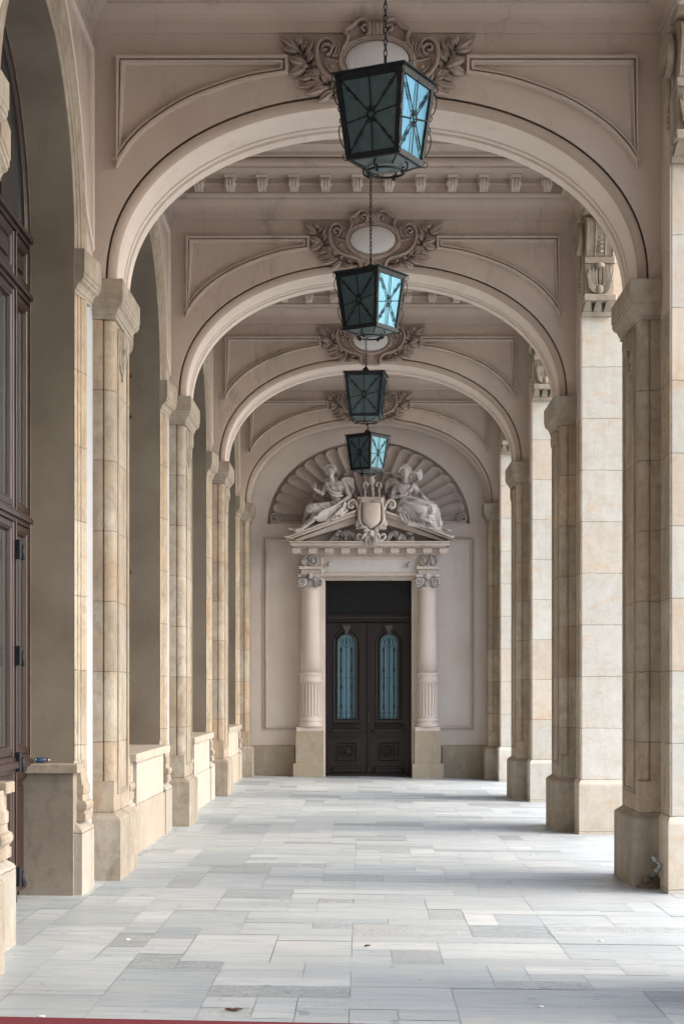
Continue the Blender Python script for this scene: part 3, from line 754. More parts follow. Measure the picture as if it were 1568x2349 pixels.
# ------------------------------------------------------------------ right-hand piers
def make_pier(y, label):
    root = empty('stone_pier', (XR, y, 0), label=label, cat='pier', group='square stone piers on the open side')
    w_ = .66; fr, bk = -.45, TH+.10
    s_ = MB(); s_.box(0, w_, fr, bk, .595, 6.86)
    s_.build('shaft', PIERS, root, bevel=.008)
    inn = MB(); inn.box(-.012, .3, fr+.006, bk-.006, .6, 4.60); inn.build('shaded_inner_facing', STONE, root)  # darker stone skin puts the corridor side's shade into the colour
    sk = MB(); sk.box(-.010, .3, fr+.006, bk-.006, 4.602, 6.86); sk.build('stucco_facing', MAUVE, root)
    b = MB(); R = []
    for o, z in [(.060,-.12),(.060,.545),(.054,.562),(.006,.600),(0,.603)]:
        R.append([(-o*.4-.012, fr-o, z), (w_+o, fr-o, z), (w_+o, bk+o, z), (-o*.4-.012, bk+o, z)])
    b.rings(R, True, caps=True); b.build('plinth', PIERS, root, bevel=.006)
    # capital and console on the front face, carrying the beam
    cap = MB(); f0 = fr
    cap.bbox(.0, .36, f0-.22, f0, 5.885, 5.955, .008)   # abacus
    cap.box(.02, .335, f0-.16, f0, 5.955, 6.30)          # block behind the leaf
    cap.bbox(.01, .345, f0-.19, f0, 6.30, 6.37, .006)
    cap.box(-.01, .33, f0-.06, f0, 5.74, 5.79)
    for k in range(3):
        x = .055+k*.115
        cap.add([(x-.05,f0-.055,5.79),(x+.05,f0-.055,5.79),(x+.028,f0-.16,5.885),(x-.028,f0-.16,5.885),(x-.05,f0,5.79),(x+.05,f0,5.79),(x+.028,f0,5.885),(x-.028,f0,5.885)], [(0,1,2,3),(1,5,6,2),(4,0,3,7),(5,4,7,6),(3,2,6,7),(0,4,5,1)])
    co = cap.build('capital', STONEP, root, bevel=.003)
    lf = MB(); cx, Y = .178, f0-.165
    for sx in (-1, 1):
        for (ex, ez, ww) in ((.12,.30,.055),(.145,.24,.05),(.135,.15,.045),(.13,.09,.04),(.075,.30,.045),(.035,.29,.04)):
            lf.leaf((cx+sx*.012, Y, 5.965), (cx+sx*ex, Y-.045, 5.96+ez), ww, .028, bend=.08*sx)
    lf.ball((cx, Y-.02, 6.01), (.045,.04,.058)); lf.ball((cx, Y-.03, 6.27), (.055,.045,.035)); lf.leaf((cx,Y,6.03),(cx,Y-.04,6.26),.04,.03)
    lf.build('acanthus_leaf', STONEP, co)
    cs = MB()
    out = smoothpath([(f0, 6.37),(f0-.17,6.37),(f0-.20,6.45),(f0-.235,6.55),(f0-.26,6.65),(f0-.25,6.74),(f0-.20,6.80),(f0-.10,6.83),(f0,6.83)], 4)
    cs.prism(out, .02, .335, to=lambda u,v,t: (t,u,v))
    cs.bbox(-.01, .38, f0-.30, f0, 6.83, 6.90, .008)
    for x in (.035, .125, .235, .32):
        cs.ribbon([(x, u-.004, v) for u, v in out[4:-10]], .02, .014, (0,-1,.15))
    for k in range(7):
        cs.ribbon([(.15, f0-.205-.012*k*.6, 6.43+.05*k), (.18, f0-.225-.012*k*.6, 6.415+.05*k), (.21, f0-.205-.012*k*.6, 6.43+.05*k)], .03, .012, (0,-1,.1))
    ko = cs.build('console', STONEP, root)
    sv = MB()
    sp = [(-.016, f0+.02+(.20-.17*i/44)*math.cos(-.3+i*.28), 6.58+(.21-.18*i/44)*math.sin(-.3+i*.28)) for i in range(45)]
    sv.ribbon(sp, [.065-.03*i/44 for i in range(45)], [.05-.02*i/44 for i in range(45)], (-1,0,0))
    sv.build('side_volute', STONEP, ko); sv = MB()
    sv.leaf((-.012, f0+.02, 6.44), (-.02, f0+.06, 6.16), .09, .035, (-1,0,0))
    for k in range(4): sv.ball((-.014, f0+.03+.01*(k%2), 6.15-.042*k), .027-.002*k)
    sv.build('hanging_husk', STONEP, ko)
    return root
pier = make_pier(DT[1], 'biggest stone pier at the right edge with a broken lower corner')
for y, lb in ((DT[0], 'stone pier just out of the picture beside the camera on the open side'),
              (DT[2], 'second stone pier on the right, showing a whole acanthus capital'),
              (DT[3], 'third stone pier on the right, its leaf capital half hidden by the arch'),
              (DT[4], 'farthest stone pier, a narrow bright strip beside the end wall')):
    c = copy_tree(pier); c.location = (XR, y, 0); c['label'] = lb
for y in (3.0, -2.76):
    c = copy_tree(pier); c.location = (XR, y, 0); c['label'] = 'unseen stone pier copy added beside the camera to hold back light'  # unseen copies added for their effect on the passage light
bm_ = MB(); bm_.box(XR, XR+.85, Y0, YE+.6, 6.905, 8.0)
ent = tag(bm_.build('entablature', STONEP), 'long stone beam carried by the consoles of the right-hand piers', 'beam')
em = MB(); em.ribbon([(XR+.02, Y0, 6.92), (XR+.02, YE, 6.92)], .07, .035, (-1,0,-.8)); em.build('bead_moulding', MAUVE, ent)

# ------------------------------------------------------------------ end wall with shell niche
NX, NZ, NA, NB = .119, 4.62, 1.832, 1.50
ew = empty('end_wall', (NX, YE, 0), label='pinkish end wall closing the passage, with shell niche and thin framed panels', cat='wall')
def E(m, name, mat, parent=ew, **k):
    m.v = [(x-NX, y-YE, z) for x, y, z in m.v]; return m.build(name, mat, parent, **k)
DX0, DX1, DZ1 = -.665, .895, 3.585                      # door opening
w = MB(); v = []; f = []
ell = [(NX-NA*math.cos(PI*i/60), NZ+NB*math.sin(PI*i/60)) for i in range(61)]
for x, z in ell: v += [(x, YE, z), (x, YE, 7.75)]
w.add(v, [(2*i,2*i+2,2*i+3,2*i+1) for i in range(60)])
def q4(x0, x1, z0, z1, y=YE): w.add([(x0,y,z0),(x1,y,z0),(x1,y,z1),(x0,y,z1)], [(0,1,2,3)])
q4(XL-.4, NX-NA, NZ, 7.75); q4(NX+NA, XR+1.1, NZ, 7.75)
q4(XL-.4, DX0, -.1, NZ); q4(DX1, XR+1.1, -.1, NZ); q4(DX0, DX1, DZ1, NZ)
w.rings([[(x, YE, z) for x, z in ell], [(x, YE+.14, z) for x, z in ell]], False)
v = [(x, YE+.14, z) for x, z in ell]; w.add(v, [tuple(range(61))])
w.add([(NX-NA,YE,NZ),(NX+NA,YE,NZ),(NX+NA,YE+.14,NZ),(NX-NA,YE+.14,NZ)], [(0,1,2,3)])
for x in (DX0, DX1): w.add([(x,YE,-.1),(x,YE+.5,-.1),(x,YE+.5,DZ1),(x,YE,DZ1)], [(0,1,2,3)])
w.add([(DX0,YE,DZ1),(DX1,YE,DZ1),(DX1,YE+.5,DZ1),(DX0,YE+.5,DZ1)], [(0,1,2,3)])
E(w, 'wall_plaster', MAUVE_E, fixn=False)
# shell: concave fluted fan with scalloped rim and a smaller inner fan
def shell_mesh(scale, depth0, conc, nf=23, inner=0.0, rimh=.03):
    m = MB(); T = nf*12; rows = []
    vs = [1.0, .985, .965, .94, .90, .8, .68, .55, .42, .3, .2, .1, .04]
    for k, vv in enumerate(vs):
        row = []
        for i in range(T+1):
            th = PI*i/T; ph = (th/PI*nf)%1.0; bump = math.sqrt(max(0, 1-(2*ph-1)**2))
            sc_ = .925+.055*bump if vv > .9 else .925+.055*bump*0+.035
            rr = vv*scale*(.925+.055*bump)
            x = NX-NA*rr*math.cos(th); z = NZ+.015+NB*rr*math.sin(th)
            ridge = (1-bump)
            d = depth0+conc*(1-vv**2) + max(-.10*vv, .15*vv*(bump**.55-1))
            if k == 0: d += .03
            elif k in (1, 2): d -= rimh*1.0
            elif k == 3: d += .01
            row.append((x, YE+d, z))
        rows.append(row)
    m.rings(rows, False, sm=True); return m
so = E(shell_mesh(1.0, .07, .10), 'shell', SHELL)
E(shell_mesh(.66, -.035, .12, nf=19), 'inner_shell', SHELL, so)
sv = MB()
for sx in (-1, 1):
    sv.ribbon([(NX+sx*(NA-.13+(.02+.085*i/26)*math.cos(i*.42)), YE-.02, NZ+.10+(.02+.085*i/26)*math.sin(i*.42)) for i in range(27)], .03, .05)
    sv.ribbon([(NX+sx*(NA-.05), YE-.01, NZ+.02), (NX+sx*.5, YE-.01, NZ+.02)], .04, .03)
E(sv, 'shell_scroll', SHELL, so)
fp = MB()
zt, zb = EZ+(VY-1241)*YE/F, EZ+(VY-1666)*YE/F
fpr = [(0,-.002),(0,.030),(-.010,.045),(-.030,.042),(-.034,.004),(-.048,.004),(-.052,.036),(-.066,.032),(-.070,-.002)]
for sg_, xo_, xi_ in ((-1, 613, 700), (1, 1077, 990)):
    xo_, xi_ = (xo_-VX)*YE/F, (xi_-VX)*YE/F
    pth = [(xi_,zb),(xo_,zb),(xo_,zt),(xi_,zt)]
    fp.sweep(pth, [(o*sg_, h) for o, h in fpr], False, lambda u,v,h: (u,YE-h,v))
E(fp, 'panel_moulding', PORTAL)
dd = MB()
for a, b in ((XL+.02, -1.21), (1.45, XR-.02)): dd.bbox(a, b, YE-.05, YE+.01, -.1, .60, .01)
E(dd, 'dado', BEIGE)

# ------------------------------------------------------------------ portal
def Z6(py): return EZ+(VY-(1319+py/2.604))*YE/F          # rows of the door close-up
def X6(px): return ((544.8+px/2.604)-VX)*YE/F
def Z5(py): return EZ+(VY-(974.9+py/2.604))*YE/F
pt = empty('door_surround', (NX, YE, 0), label='classical door surround with two columns and a broken pediment on the end wall', cat='portal')
def P_(m, name, mat, parent=pt, **k):
    m.v = [(x-NX, y-YE, z) for x, y, z in m.v]; return m.build(name, mat, parent, **k)
for side, (a, b, a2, b2, cx) in (('l', (350,517,335,518,437)), ('r', (1051,1207,1037,1222,1128))):
    pb = MB(); pb.bbox(X6(a2), X6(b2), YE-.40, YE+.01, -.1, Z6(1122), .01); pb.bbox(X6(a), X6(b), YE-.36, YE+.01, Z6(1122), Z6(928), .01)
    P_(pb, 'pedestal', BEIGE)
    cX = X6(cx); cY = YE-.19; c = MB()
    r0, r1 = .193, .158
    pz = lambda p: Z6(p)
    c.bbox(X6(a)+.01, X6(b)-.01, YE-.35, YE, Z6(928), Z6(907), .006)
    c.lathe([(.205,pz(907)),(.212,pz(898)),(.205,pz(888)),(.185,pz(884)),(.182,pz(876)),(.20,pz(870)),(.20,pz(858)),(.183,pz(852)),(.183,pz(846))], (cX,cY,0), 32)
    c.lathe([(.187,pz(846)),(.190,pz(838))], (cX,cY,0), 32)
    c.lathe([(.190,pz(652)),(.190,pz(642)),(.204,pz(638)),(.204,pz(630)),(.190,pz(626)),(.190,pz(600)),(.204,pz(596)),(.204,pz(588)),(.182,pz(583))], (cX,cY,0), 32)
    c.lathe([(.180,pz(583)),(.178,pz(480)),(.172,pz(300)),(.160,pz(100)),(.158,pz(90)),(.172,pz(88)),(.172,pz(80)),(.155,pz(77))], (cX,cY,0), 32)
    co = P_(c, 'column', PORTAL)
    fl = MB(); fl.lathe([(.190,pz(846)),(.191,pz(835)),(.191,pz(660)),(.190,pz(652))], (cX,cY,0), 160, sm=False, mod=lambda a: 1-.13*max(0, math.sin(a*20))**.6)
    P_(fl, 'fluted_drum', PORTAL, co)
    # ionic capital
    k = MB(); zc0, zc1 = Z5(975), Z5(900)
    k.lathe([(.150,zc0),(.155,zc0+.09),(.17,zc0+.11)], (cX,cY,0), 64, sm=False, mod=lambda a: 1-.06*max(0, math.sin(a*16)))
    k.bbox(cX-.215, cX+.215, cY-.20, cY+.19, zc1-.045, zc1, .008)
    k.bbox(cX-.195, cX+.195, cY-.18, cY+.18, zc1-.085, zc1-.045, .01)
    for sx in (-1, 1):
        for yy in (cY-.18,):
            k.ribbon([(cX+sx*(.155+(.012+.075*i/24)*math.cos(i*.5)), yy, zc1-.135+(.012+.075*i/24)*math.sin(i*.5)) for i in range(25)], .028, .035)
            k.lathe([(.001,0),(.07,.0),(.05,.10),(.045,.18),(.05,.26),(.07,.36),(.001,.36)], (cX+sx*.155, yy, zc1-.135), 16, 'y')
    k.ball((cX, cY-.21, zc1-.03), (.05,.04,.055)); 
    for sx in (-1, 0, 1): k.leaf((cX+sx*.04, cY-.16, zc1-.13), (cX+sx*.10, cY-.20, zc1-.06), .05, .03)
    P_(k, 'ionic_capital', STAT, co)
    # entablature block with rosette
    e = MB(); e.bbox(cX-.165, cX+.165, YE-.30, YE, Z5(900), Z5(868), .006); e.bbox(cX-.20, cX+.20, YE-.34, YE, Z5(868), Z5(851), .006); e.box(cX-.155, cX+.155, YE-.27, YE, Z5(851), Z5(780))
    P_(e, 'entablature_block', PORTAL)
    r = MB(); zc = Z5(817); sx = -1 if side == 'l' else 1; rc = cX-sx*.045
    r.ribbon([(rc+.085*math.cos(i*.35), YE-.29, zc+.085*math.sin(i*.35)) for i in range(19)], .03, .03)
    for i in range(7): r.leaf((rc, YE-.285, zc), (rc+.07*math.cos(i*.9), YE-.30, zc+.07*math.sin(i*.9)), .04, .025)
    r.ball((rc, YE-.31, zc), .026)
    for i in range(4): r.leaf((cX+sx*.10, YE-.28, zc-.10), (cX+sx*(.10+.04*(i-1)), YE-.31, zc+.12-.03*i), .05, .035)
    P_(r, 'rosette_relief', STAT)
# frieze panel
fz = MB(); x0, x1, za, zb_ = X6(491), X6(1083), Z5(906), Z5(783)
fz.box(x0+.05, x1-.05, YE-.23, YE, za+.05, zb_-.03)
P_(fz, 'frieze_panel', FRIEZE)
ff = MB(); ff.sweep([(x0,za),(x1,za),(x1,zb_),(x0,zb_)], [(0,0),(0,.27),(.035,.28),(.05,.255),(.075,.245),(.08,.22)], True, lambda u,v,h: (u,YE-h,v)); P_(ff, 'frieze_frame', PORTAL)
for px in (546, 1018):
    kb = MB(); kb.lathe([(.001,-.115),(.03,-.11),(.045,-.085),(.045,-.06),(.025,-.04),(.02,0)], (X6(px)+.01, YE-.225, Z5(840)), 14, 'y', mod=lambda a: 1+.08*math.cos(8*a)); P_(kb, 'knob', STAT)
# door architrave
ar = MB(); ar.sweep([(DX0,-.1),(DX0,DZ1),(DX1,DZ1),(DX1,-.1)], [(0,-.3),(0,.10),(.012,.11),(.05,.115),(.055,.135),(.095,.14),(.11,.16),(.125,.15),(.13,0)], False, lambda u,v,h: (u,YE-h,v), caps=False); P_(ar, 'architrave', PORTAL)
# cornice with dentils
cn = MB(); cl, crt = X6(322), X6(1255)
cn.bbox(X6(378), X6(1198), YE-.30, YE, Z5(783), Z5(770), .005)
cn.bbox(X6(372), X6(1204), YE-.33, YE, Z5(778), Z5(745), .004)
cn.bbox(X6(338), X6(1238), YE-.52, YE, Z5(745), Z5(736), .004)
cn.bbox(cl, crt, YE-.60, YE, Z5(736), Z5(718), .008)
cn.bbox(cl-.02, crt+.02, YE-.64, YE, Z5(718), Z5(711), .006)
P_(cn, 'cornice', PORTAL)
dn = MB()
for k in range(-5, 5):
    xc = X6(789.5)+ (k+.5)*.292-.0
    dn.bbox(xc-.079, xc+.079, YE-.50, YE-.30, Z5(772), Z5(748), .004); dn.bbox(xc-.07, xc+.07, YE-.49, YE-.30, Z5(779), Z5(772), .003)
P_(dn, 'dentil_row', PORTAL)
# raking cornices (broken) and tympanum
for sx in (-1, 1):
    rk = MB()
    xo, zo = X6(285 if sx < 0 else 1290), Z5(680)
    xi, zi = X6(705 if sx < 0 else 877), Z5(527 if sx < 0 else 530)
    for (dz0, dz1, pr_) in ((-.225,-.10,.44),(-.10,-.04,.56),(-.04,.0,.64)):
        sh = (-dz0)*.9
        poly = [(xo-sx*(.01+abs(dz0)*1.05), zo+dz0*.22-.03), (xi, zi+dz0), (xi, zi+dz1), (xo-sx*abs(dz1)*.9-sx*.10, zo+dz1*.5+.005), (xo-sx*abs(dz1)*.9, zo+dz1*.35-.0)]
        rk.prism(poly, YE-pr_, YE)
    P_(rk, 'raking_cornice', PORTAL, bevel=.006)
ty = MB(); ty.prism([(X6(378),Z5(711)),(X6(1190),Z5(711)),(X6(860),Z5(560)),(X6(720),Z5(560))], YE-.16, YE); P_(ty, 'tympanum', PORTAL)
def zsh(px, py, h): return (X6(px), YE-h, Z5(py))
# shield with scrolled frame
sh = MB()
so_ = [(742,478),(852,478),(852,590),(835,615),(797,642),(760,615),(742,590)]
def ins(k, c=(797,555)): return [(c[0]+(x-c[0])*k, c[1]+(y-c[1])*k) for x, y in so_]
sh.rings([[zsh(x,y,.58) for x, y in ins(1)], [zsh(x,y,.64) for x, y in ins(.97)], [zsh(x,y,.675) for x, y in ins(.85)], [zsh(x,y,.69) for x, y in ins(.5)], [zsh(x,y,.70) for x, y in ins(.1)]], True, caps=True, sm=True)
shield = P_(sh, 'shield', PORTAL)
sf = MB()
sf.prism([(X6(708),Z5(640)),(X6(885),Z5(640)),(X6(875),Z5(450)),(X6(718),Z5(450))], YE-.58, YE)
for sx in (-1, 1):
    g = lambda x: 797+sx*(x-797)
    sf.ribbon([zsh(g(x),y,.60) for x, y in smoothpath([(740,470),(728,520),(728,590),(750,625),(797,655)],5)], .05, .05)
    sf.ribbon([zsh(g(x),y,.56) for x, y in smoothpath([(722,600),(724,540),(712,495),(690,470),(665,480),(662,505),(680,515),(692,502)],5)], .065, .07)
    for i in range(5): sf.ball(zsh(g(700-8*i+i*i*.5), 485+6*(i%2)+i*2, .62), .012)
    sf.ribbon([zsh(g(735),455,.55), zsh(g(735),600,.55)], .05, .06)
    sf.lathe([(.001,-.04),(.05,-.035),(.055,0),(.05,.04),(.06,.05),(.03,.07),(.001,.075)], zsh(g(720),610,.56), 14)
    for i in range(4): sf.leaf(zsh(g(845-8*i),490,.64), zsh(g(858-12*i),455+5*i,.66), .05, .04)
P_(sf, 'shield_frame', PORTAL, shield)
sl = MB()
for sx in (-1, 1):
    g = lambda x: 797+sx*(x-797)
    for (a, b, ww) in (((790,650),(720,632),.06),((790,660),(750,650),.07),((790,660),(742,700),.07),((795,660),(768,735),.06),((797,655),(785,740),.05)):
        sl.leaf(zsh(g(a[0]),a[1],.60), zsh(g(b[0]),b[1],.66), ww, .05, bend=.15*sx)
    sl.ribbon([zsh(g(x),y,.58) for x, y in smoothpath([(770,690),(750,706),(725,700),(715,680),(728,668),(738,678)],5)], .04, .05)
sl.ball(zsh(797,668,.66), (.05,.04,.06)); P_(sl, 'shield_leaves', STAT, shield)
# candelabrum behind the lantern
cd = MB(); cdx, cdz = X6(800), Z5(475)
cd.lathe([(.06,0),(.075,.02),(.05,.05),(.035,.07),(.05,.12),(.055,.17),(.04,.21),(.055,.23),(.04,.26),(.05,.33),(.07,.38),(.045,.42),(.04,.50),(.075,.55),(.08,.57),(.045,.60),(.04,.63),(.07,.70),(.09,.72),(.09,.74),(.05,.76)], (cdx, YE-.42, cdz), 20)
for sx in (-1, 1):
    cd.ribbon([(cdx+sx*x, YE-.44, cdz+z) for x, z in smoothpath([(.03,.0),(.10,.03),(.13,.12),(.12,.22),(.16,.28),(.13,.34),(.08,.32),(.09,.27)],5)], .055, .05)
cd.ribbon([(cdx+(x), YE-.46, cdz+z) for x, z in ((0,.0),(0,.3))], .05, .05)
P_(cd, 'candelabrum', STAT)
# cornucopias with fruit
for sx in (-1, 1):
    h = MB(); g = lambda x: 797+sx*(x-797); rnd = random.Random(5+sx)
    path = smoothpath([(735,700),(718,708),(700,700),(694,682),(680,665),(662,655),(640,660)],5)
    for (x, y), (x2, y2), i in zip(path[:-1], path[1:], range(99)):
        r = .018+.05*i/len(path); h.capsule(zsh(g(x),y,.30), zsh(g(x2),y2,.30), r*(1+.12*(i%2)), r*(1+.12*((i+1)%2)), 10)
    for i in range(34):
        t = rnd.random(); x = 650-90*t+rnd.uniform(-10,10); y = 672+22*t+rnd.uniform(-28,22)*(1-.45*t); r = rnd.uniform(.018,.040)
        h.ball(zsh(g(x),min(y,702),.28+rnd.uniform(0,.1)), r, 10, 7)
    for i in range(10):
        x = rnd.uniform(560,660); y = rnd.uniform(650,700); h.leaf(zsh(g(x+12),y,.33), zsh(g(x-18),y+rnd.uniform(-18,14),.36), .06, .03)
    P_(h, 'cornucopia', STAT)

# double door
dr = empty('double_door', (X6(780), YE+.1, 0), label='dark carved wooden double door with arched grilled panes under a black transom', cat='door')
YD = YE+.22
def D_(m, name, mat, parent=dr, **k):
    m.v = [(x-X6(780), y-YE-.1, z) for x, y, z in m.v]; return m.build(name, mat, parent, **k)
def dx(px): return ((716.9+px/4.82)-VX)*(YD)/F
def dz(py): return EZ+(VY-(1319+py/4.82))*(YD)/F
fr = MB()
fr.bbox(DX0, DX0+.035, YD-.08, YD+.05, .0, DZ1, .005); fr.bbox(DX1-.035, DX1, YD-.08, YD+.05, .0, DZ1, .005); fr.bbox(DX0, DX1, YD-.08, YD+.05, dz(85), DZ1, .005)
fr.bbox(DX0+.0, DX1, YD-.07, YD+.05, dz(520), dz(430), .008); fr.bbox(DX0, DX1, YD-.11, YD, dz(490), dz(450), .012); fr.bbox(DX0, DX1, YD-.09, YD, dz(515), dz(500), .006)
fr.bbox(DX0, DX1, YD-.08, YD+.05, -.05, dz(2190), .006)
D_(fr, 'door_frame', WOODD)
tr = MB(); tr.box(DX0+.03, DX1-.03, YD+.0, YD+.02, dz(430), dz(85)); D_(tr, 'transom_pane', DARKGLASS)
def arc_outline(c, hw, zb, zt, n=14):
    zs = zt-hw*1.0
    return [(c-hw, zb)]+[(c-hw*math.cos(PI*i/n), zs+hw*math.sin(PI*i/n)) for i in range(n+1)]+[(c+hw, zb)]
for side, (ca, la, lb_) in (('left', (dx(374), dx(150), dx(618))), ('right', (dx(842), dx(618), dx(1085)))):
    hw = .160; zb, zt_ = dz(1590), dz(655)
    lf = MB(); O = arc_outline(ca, hw, zb, zt_)
    # leaf plate with an arched hole
    lf.box(la, ca-hw, YD-.02, YD+.03, dz(2185), dz(528)); lf.box(ca+hw, lb_, YD-.02, YD+.03, dz(2185), dz(528)); lf.box(ca-hw, ca+hw, YD-.02, YD+.03, dz(2185), zb)
    arcp = O[1:-1]
    v = []
    for x, z in arcp: v += [(x, YD-.02, z), (x, YD-.02, dz(528))]
    lf.add(v, [(2*i,2*i+2,2*i+3,2*i+1) for i in range(len(arcp)-1)])
    # bolection round the glass
    path = arc_outline(ca, hw, zb, zt_); ms = offs(path, True); sg = 1
    lf.sweep(path[::-1], [(-.004,.0),(-.002,.045),(-.014,.055),(-.03,.05),(-.04,.035),(-.055,.05),(-.07,.055),(-.08,.035),(-.085,.02)], True, lambda u,v,h: (u,YD-h,v), lim=1.5)
    lf.bbox(ca-.25, ca+.25, YD-.075, YD-.02, dz(1632), dz(1600), .006)
    # keystone
    lf.prism([(ca-.115,dz(535)),(ca+.115,dz(535)),(ca+.055,dz(652)),(ca-.055,dz(652))], YD-.08, YD-.02)
    # small rail, shelf, lower panels, plinth
    lf.bbox(ca-.27, ca+.27, YD-.04, YD-.02, dz(1690), dz(1650), .006)
    lf.ribbon([(ca-.26,YD-.05,dz(1655)),(ca-.17,YD-.05,dz(1675)),(ca-.06,YD-.06,dz(1672)),(ca,YD-.08,dz(1655)),(ca+.06,YD-.06,dz(1672)),(ca+.17,YD-.05,dz(1675)),(ca+.26,YD-.05,dz(1655))], .02, .02)
    lf.bbox(ca-.275, ca+.275, YD-.11, YD-.02, dz(1730), dz(1700), .008); lf.bbox(ca-.265, ca+.265, YD-.08, YD-.02, dz(1750), dz(1730), .006)
    lf.bbox(ca-.265, ca+.265, YD-.05, YD-.02, dz(1805), dz(1790), .005)
    for hx, za_, zb2, hh in ((.186,2062,1848,.05),(.122,2010,1882,.06)):
        lf.sweep([(ca-hx,dz(za_)),(ca+hx,dz(za_)),(ca+hx,dz(zb2)),(ca-hx,dz(zb2))], [(0,.02),(0,hh),(.012,hh),(.022,.03),(.025,.02)], True, lambda u,v,h: (u,YD-h,v))
    lf.bbox(ca-.265, ca+.265, YD-.06, YD-.02, dz(2180), dz(2112), .01); lf.bbox(ca-.255, ca+.255, YD-.08, YD-.02, dz(2170), dz(2135), .01)
    lo_ = D_(lf, 'door_leaf', WOODD)
    bs = MB(); bs.lathe([(.078,0),(.078,-.03),(.066,-.045),(.05,-.03),(.045,-.03),(.035,-.055),(.018,-.07),(.001,-.075)], (ca, YD-.03, dz(1955)), 24, 'y'); D_(bs, 'round_boss', WOODD, lo_)
    ks = MB()
    for i in range(-2, 3): ks.leaf((ca, YD-.085, dz(650)), (ca+.036*i, YD-.10, dz(545)), .036, .02)
    ks.leaf((ca, YD-.085, dz(600)), (ca, YD-.10, dz(665)), .06, .025); D_(ks, 'carved_keystone', simple('worn_carving'+side, (.10,.09,.09), .6, 0, (.045,.035,.033), 30, .5), lo_)
    gl = MB(); gl.prism(O, YD+.01, YD+.02); D_(gl, 'glass_pane', DGLASS, lo_)
    gr = MB(); yg = YD-.005
    for ox in (-.093, .0, .093):
        top = dz(790) if ox else dz(700)
        gr.tube([(ca+ox, yg, zb+.005), (ca+ox, yg, top)], .005 if ox == 0 else .006, 6)
        if ox:
            for zc in (830, 1050, 1240, 1455): gr.lathe([(.004,-.045),(.015,-.03),(.015,.03),(.004,.045)], (ca+ox, yg, dz(zc)), 8); 
            z = zb+.1
            while z < top-.02: gr.ball((ca+ox, yg, z), (.010,.010,.014), 6, 4); z += .034
    gr.tube([(ca-hw,yg,dz(1140)),(ca+hw,yg,dz(1140))], .003, 6); gr.tube([(ca-hw,yg,dz(1525)),(ca+hw,yg,dz(1525))], .003, 6)
    for k in range(5):
        x = ca-.13+.065*k; gr.tube([(x,yg,zb),(x+.01,yg,zb+.025),(x,yg,zb+.045),(x-.008,yg,zb+.03)], .003, 5)
    gr.tube([(ca+.078*math.cos(i*.35), yg, dz(752)+.078*math.sin(i*.35)) for i in range(19)], .004, 6)
    for sx in (-1, 1):
        gr.tube([(ca+sx*(.095+.03*math.cos(i*.5)), yg, dz(735)+.03*math.sin(i*.5)) for i in range(10)], .003, 5)
        gr.tube([(ca+sx*.012, yg, dz(760)), (ca+sx*.02, yg, dz(740)), (ca+sx*.005, yg, dz(725))], .003, 5)
    D_(gr, 'grille', IRON, lo_)
cr = MB(); cxm = dx(618); cr.bbox(cxm-.022, cxm+.022, YD-.06, YD-.02, dz(2185), dz(600), .008); cr.bbox(cxm-.035, cxm+.035, YD-.07, YD-.02, dz(560), dz(535), .006); cr.bbox(cxm-.028, cxm+.028, YD-.07, YD-.02, dz(605), dz(595), .004)
cr.bbox(cxm-.04, cxm+.04, YD-.12, YD-.02, dz(1735), dz(1700), .01); cr.bbox(cxm-.032, cxm+.032, YD-.075, YD-.02, dz(2185), dz(2110), .008)
co_ = D_(cr, 'centre_strip', WOODD)
hd = MB(); hd.bbox(cxm-.012, cxm+.012, YD-.075, YD-.06, dz(1630), dz(1520), .004); hd.tube([(cxm,YD-.07,dz(1600)),(cxm,YD-.10,dz(1595)),(cxm,YD-.10,dz(1560))], .006, 8); D_(hd, 'lock_plate', simple('worn_brass', (.10,.07,.045), .5, .6), co_)
bk = MB(); bk.box(DX0-.2, DX1+.2, YE+.5, YE+.55, -.1, 4.2); D_(bk, 'dark_backing', simple('dark_inside', (.01,.01,.01), .9))

# ------------------------------------------------------------------ reclining statues
SCL = YE/F/6.835
def statue(name, label, cat, x0, specs, extra):
    root_y = YE-.42
    def S(px, py, d): return ((x0+px/6.835-VX)*YE/F, YE-d, EZ+(VY-(1003.6+py/6.835))*YE/F)
    base = S(*specs['base'])
    root = empty(name, base, label=label, cat=cat, group='reclining statues on the pediment')
    for nme, mat, vox, it, items in extra(S):
        m = MB()
        for it_ in items:
            if it_[0] == 'c': m.capsule(S(*it_[1]), S(*it_[2]), it_[3]*SCL, it_[4]*SCL)
            elif it_[0] == 'b': m.ball(S(*it_[1]), tuple(q*SCL for q in it_[2]), 18, 12)
            elif it_[0] == 't':
                P = smoothpath([S(*q) for q in it_[1]], 5); nn = len(P)
                rr = [it_[2]*SCL*(.55+.45*math.sin(PI*min(1,max(0,i/(nn-1))))) for i in range(nn)]
                for i in range(nn-1): m.capsule(P[i], P[i+1], rr[i], rr[i+1], 8)
        m.v = [(a-base[0], b-base[1], c-base[2]) for a, b, c in m.v]
        o = m.build(nme, mat, root, remesh=vox*.68, smooth_it=max(1, it-1))
        if not o.data.materials: o.data.materials.append(mat)
    return root
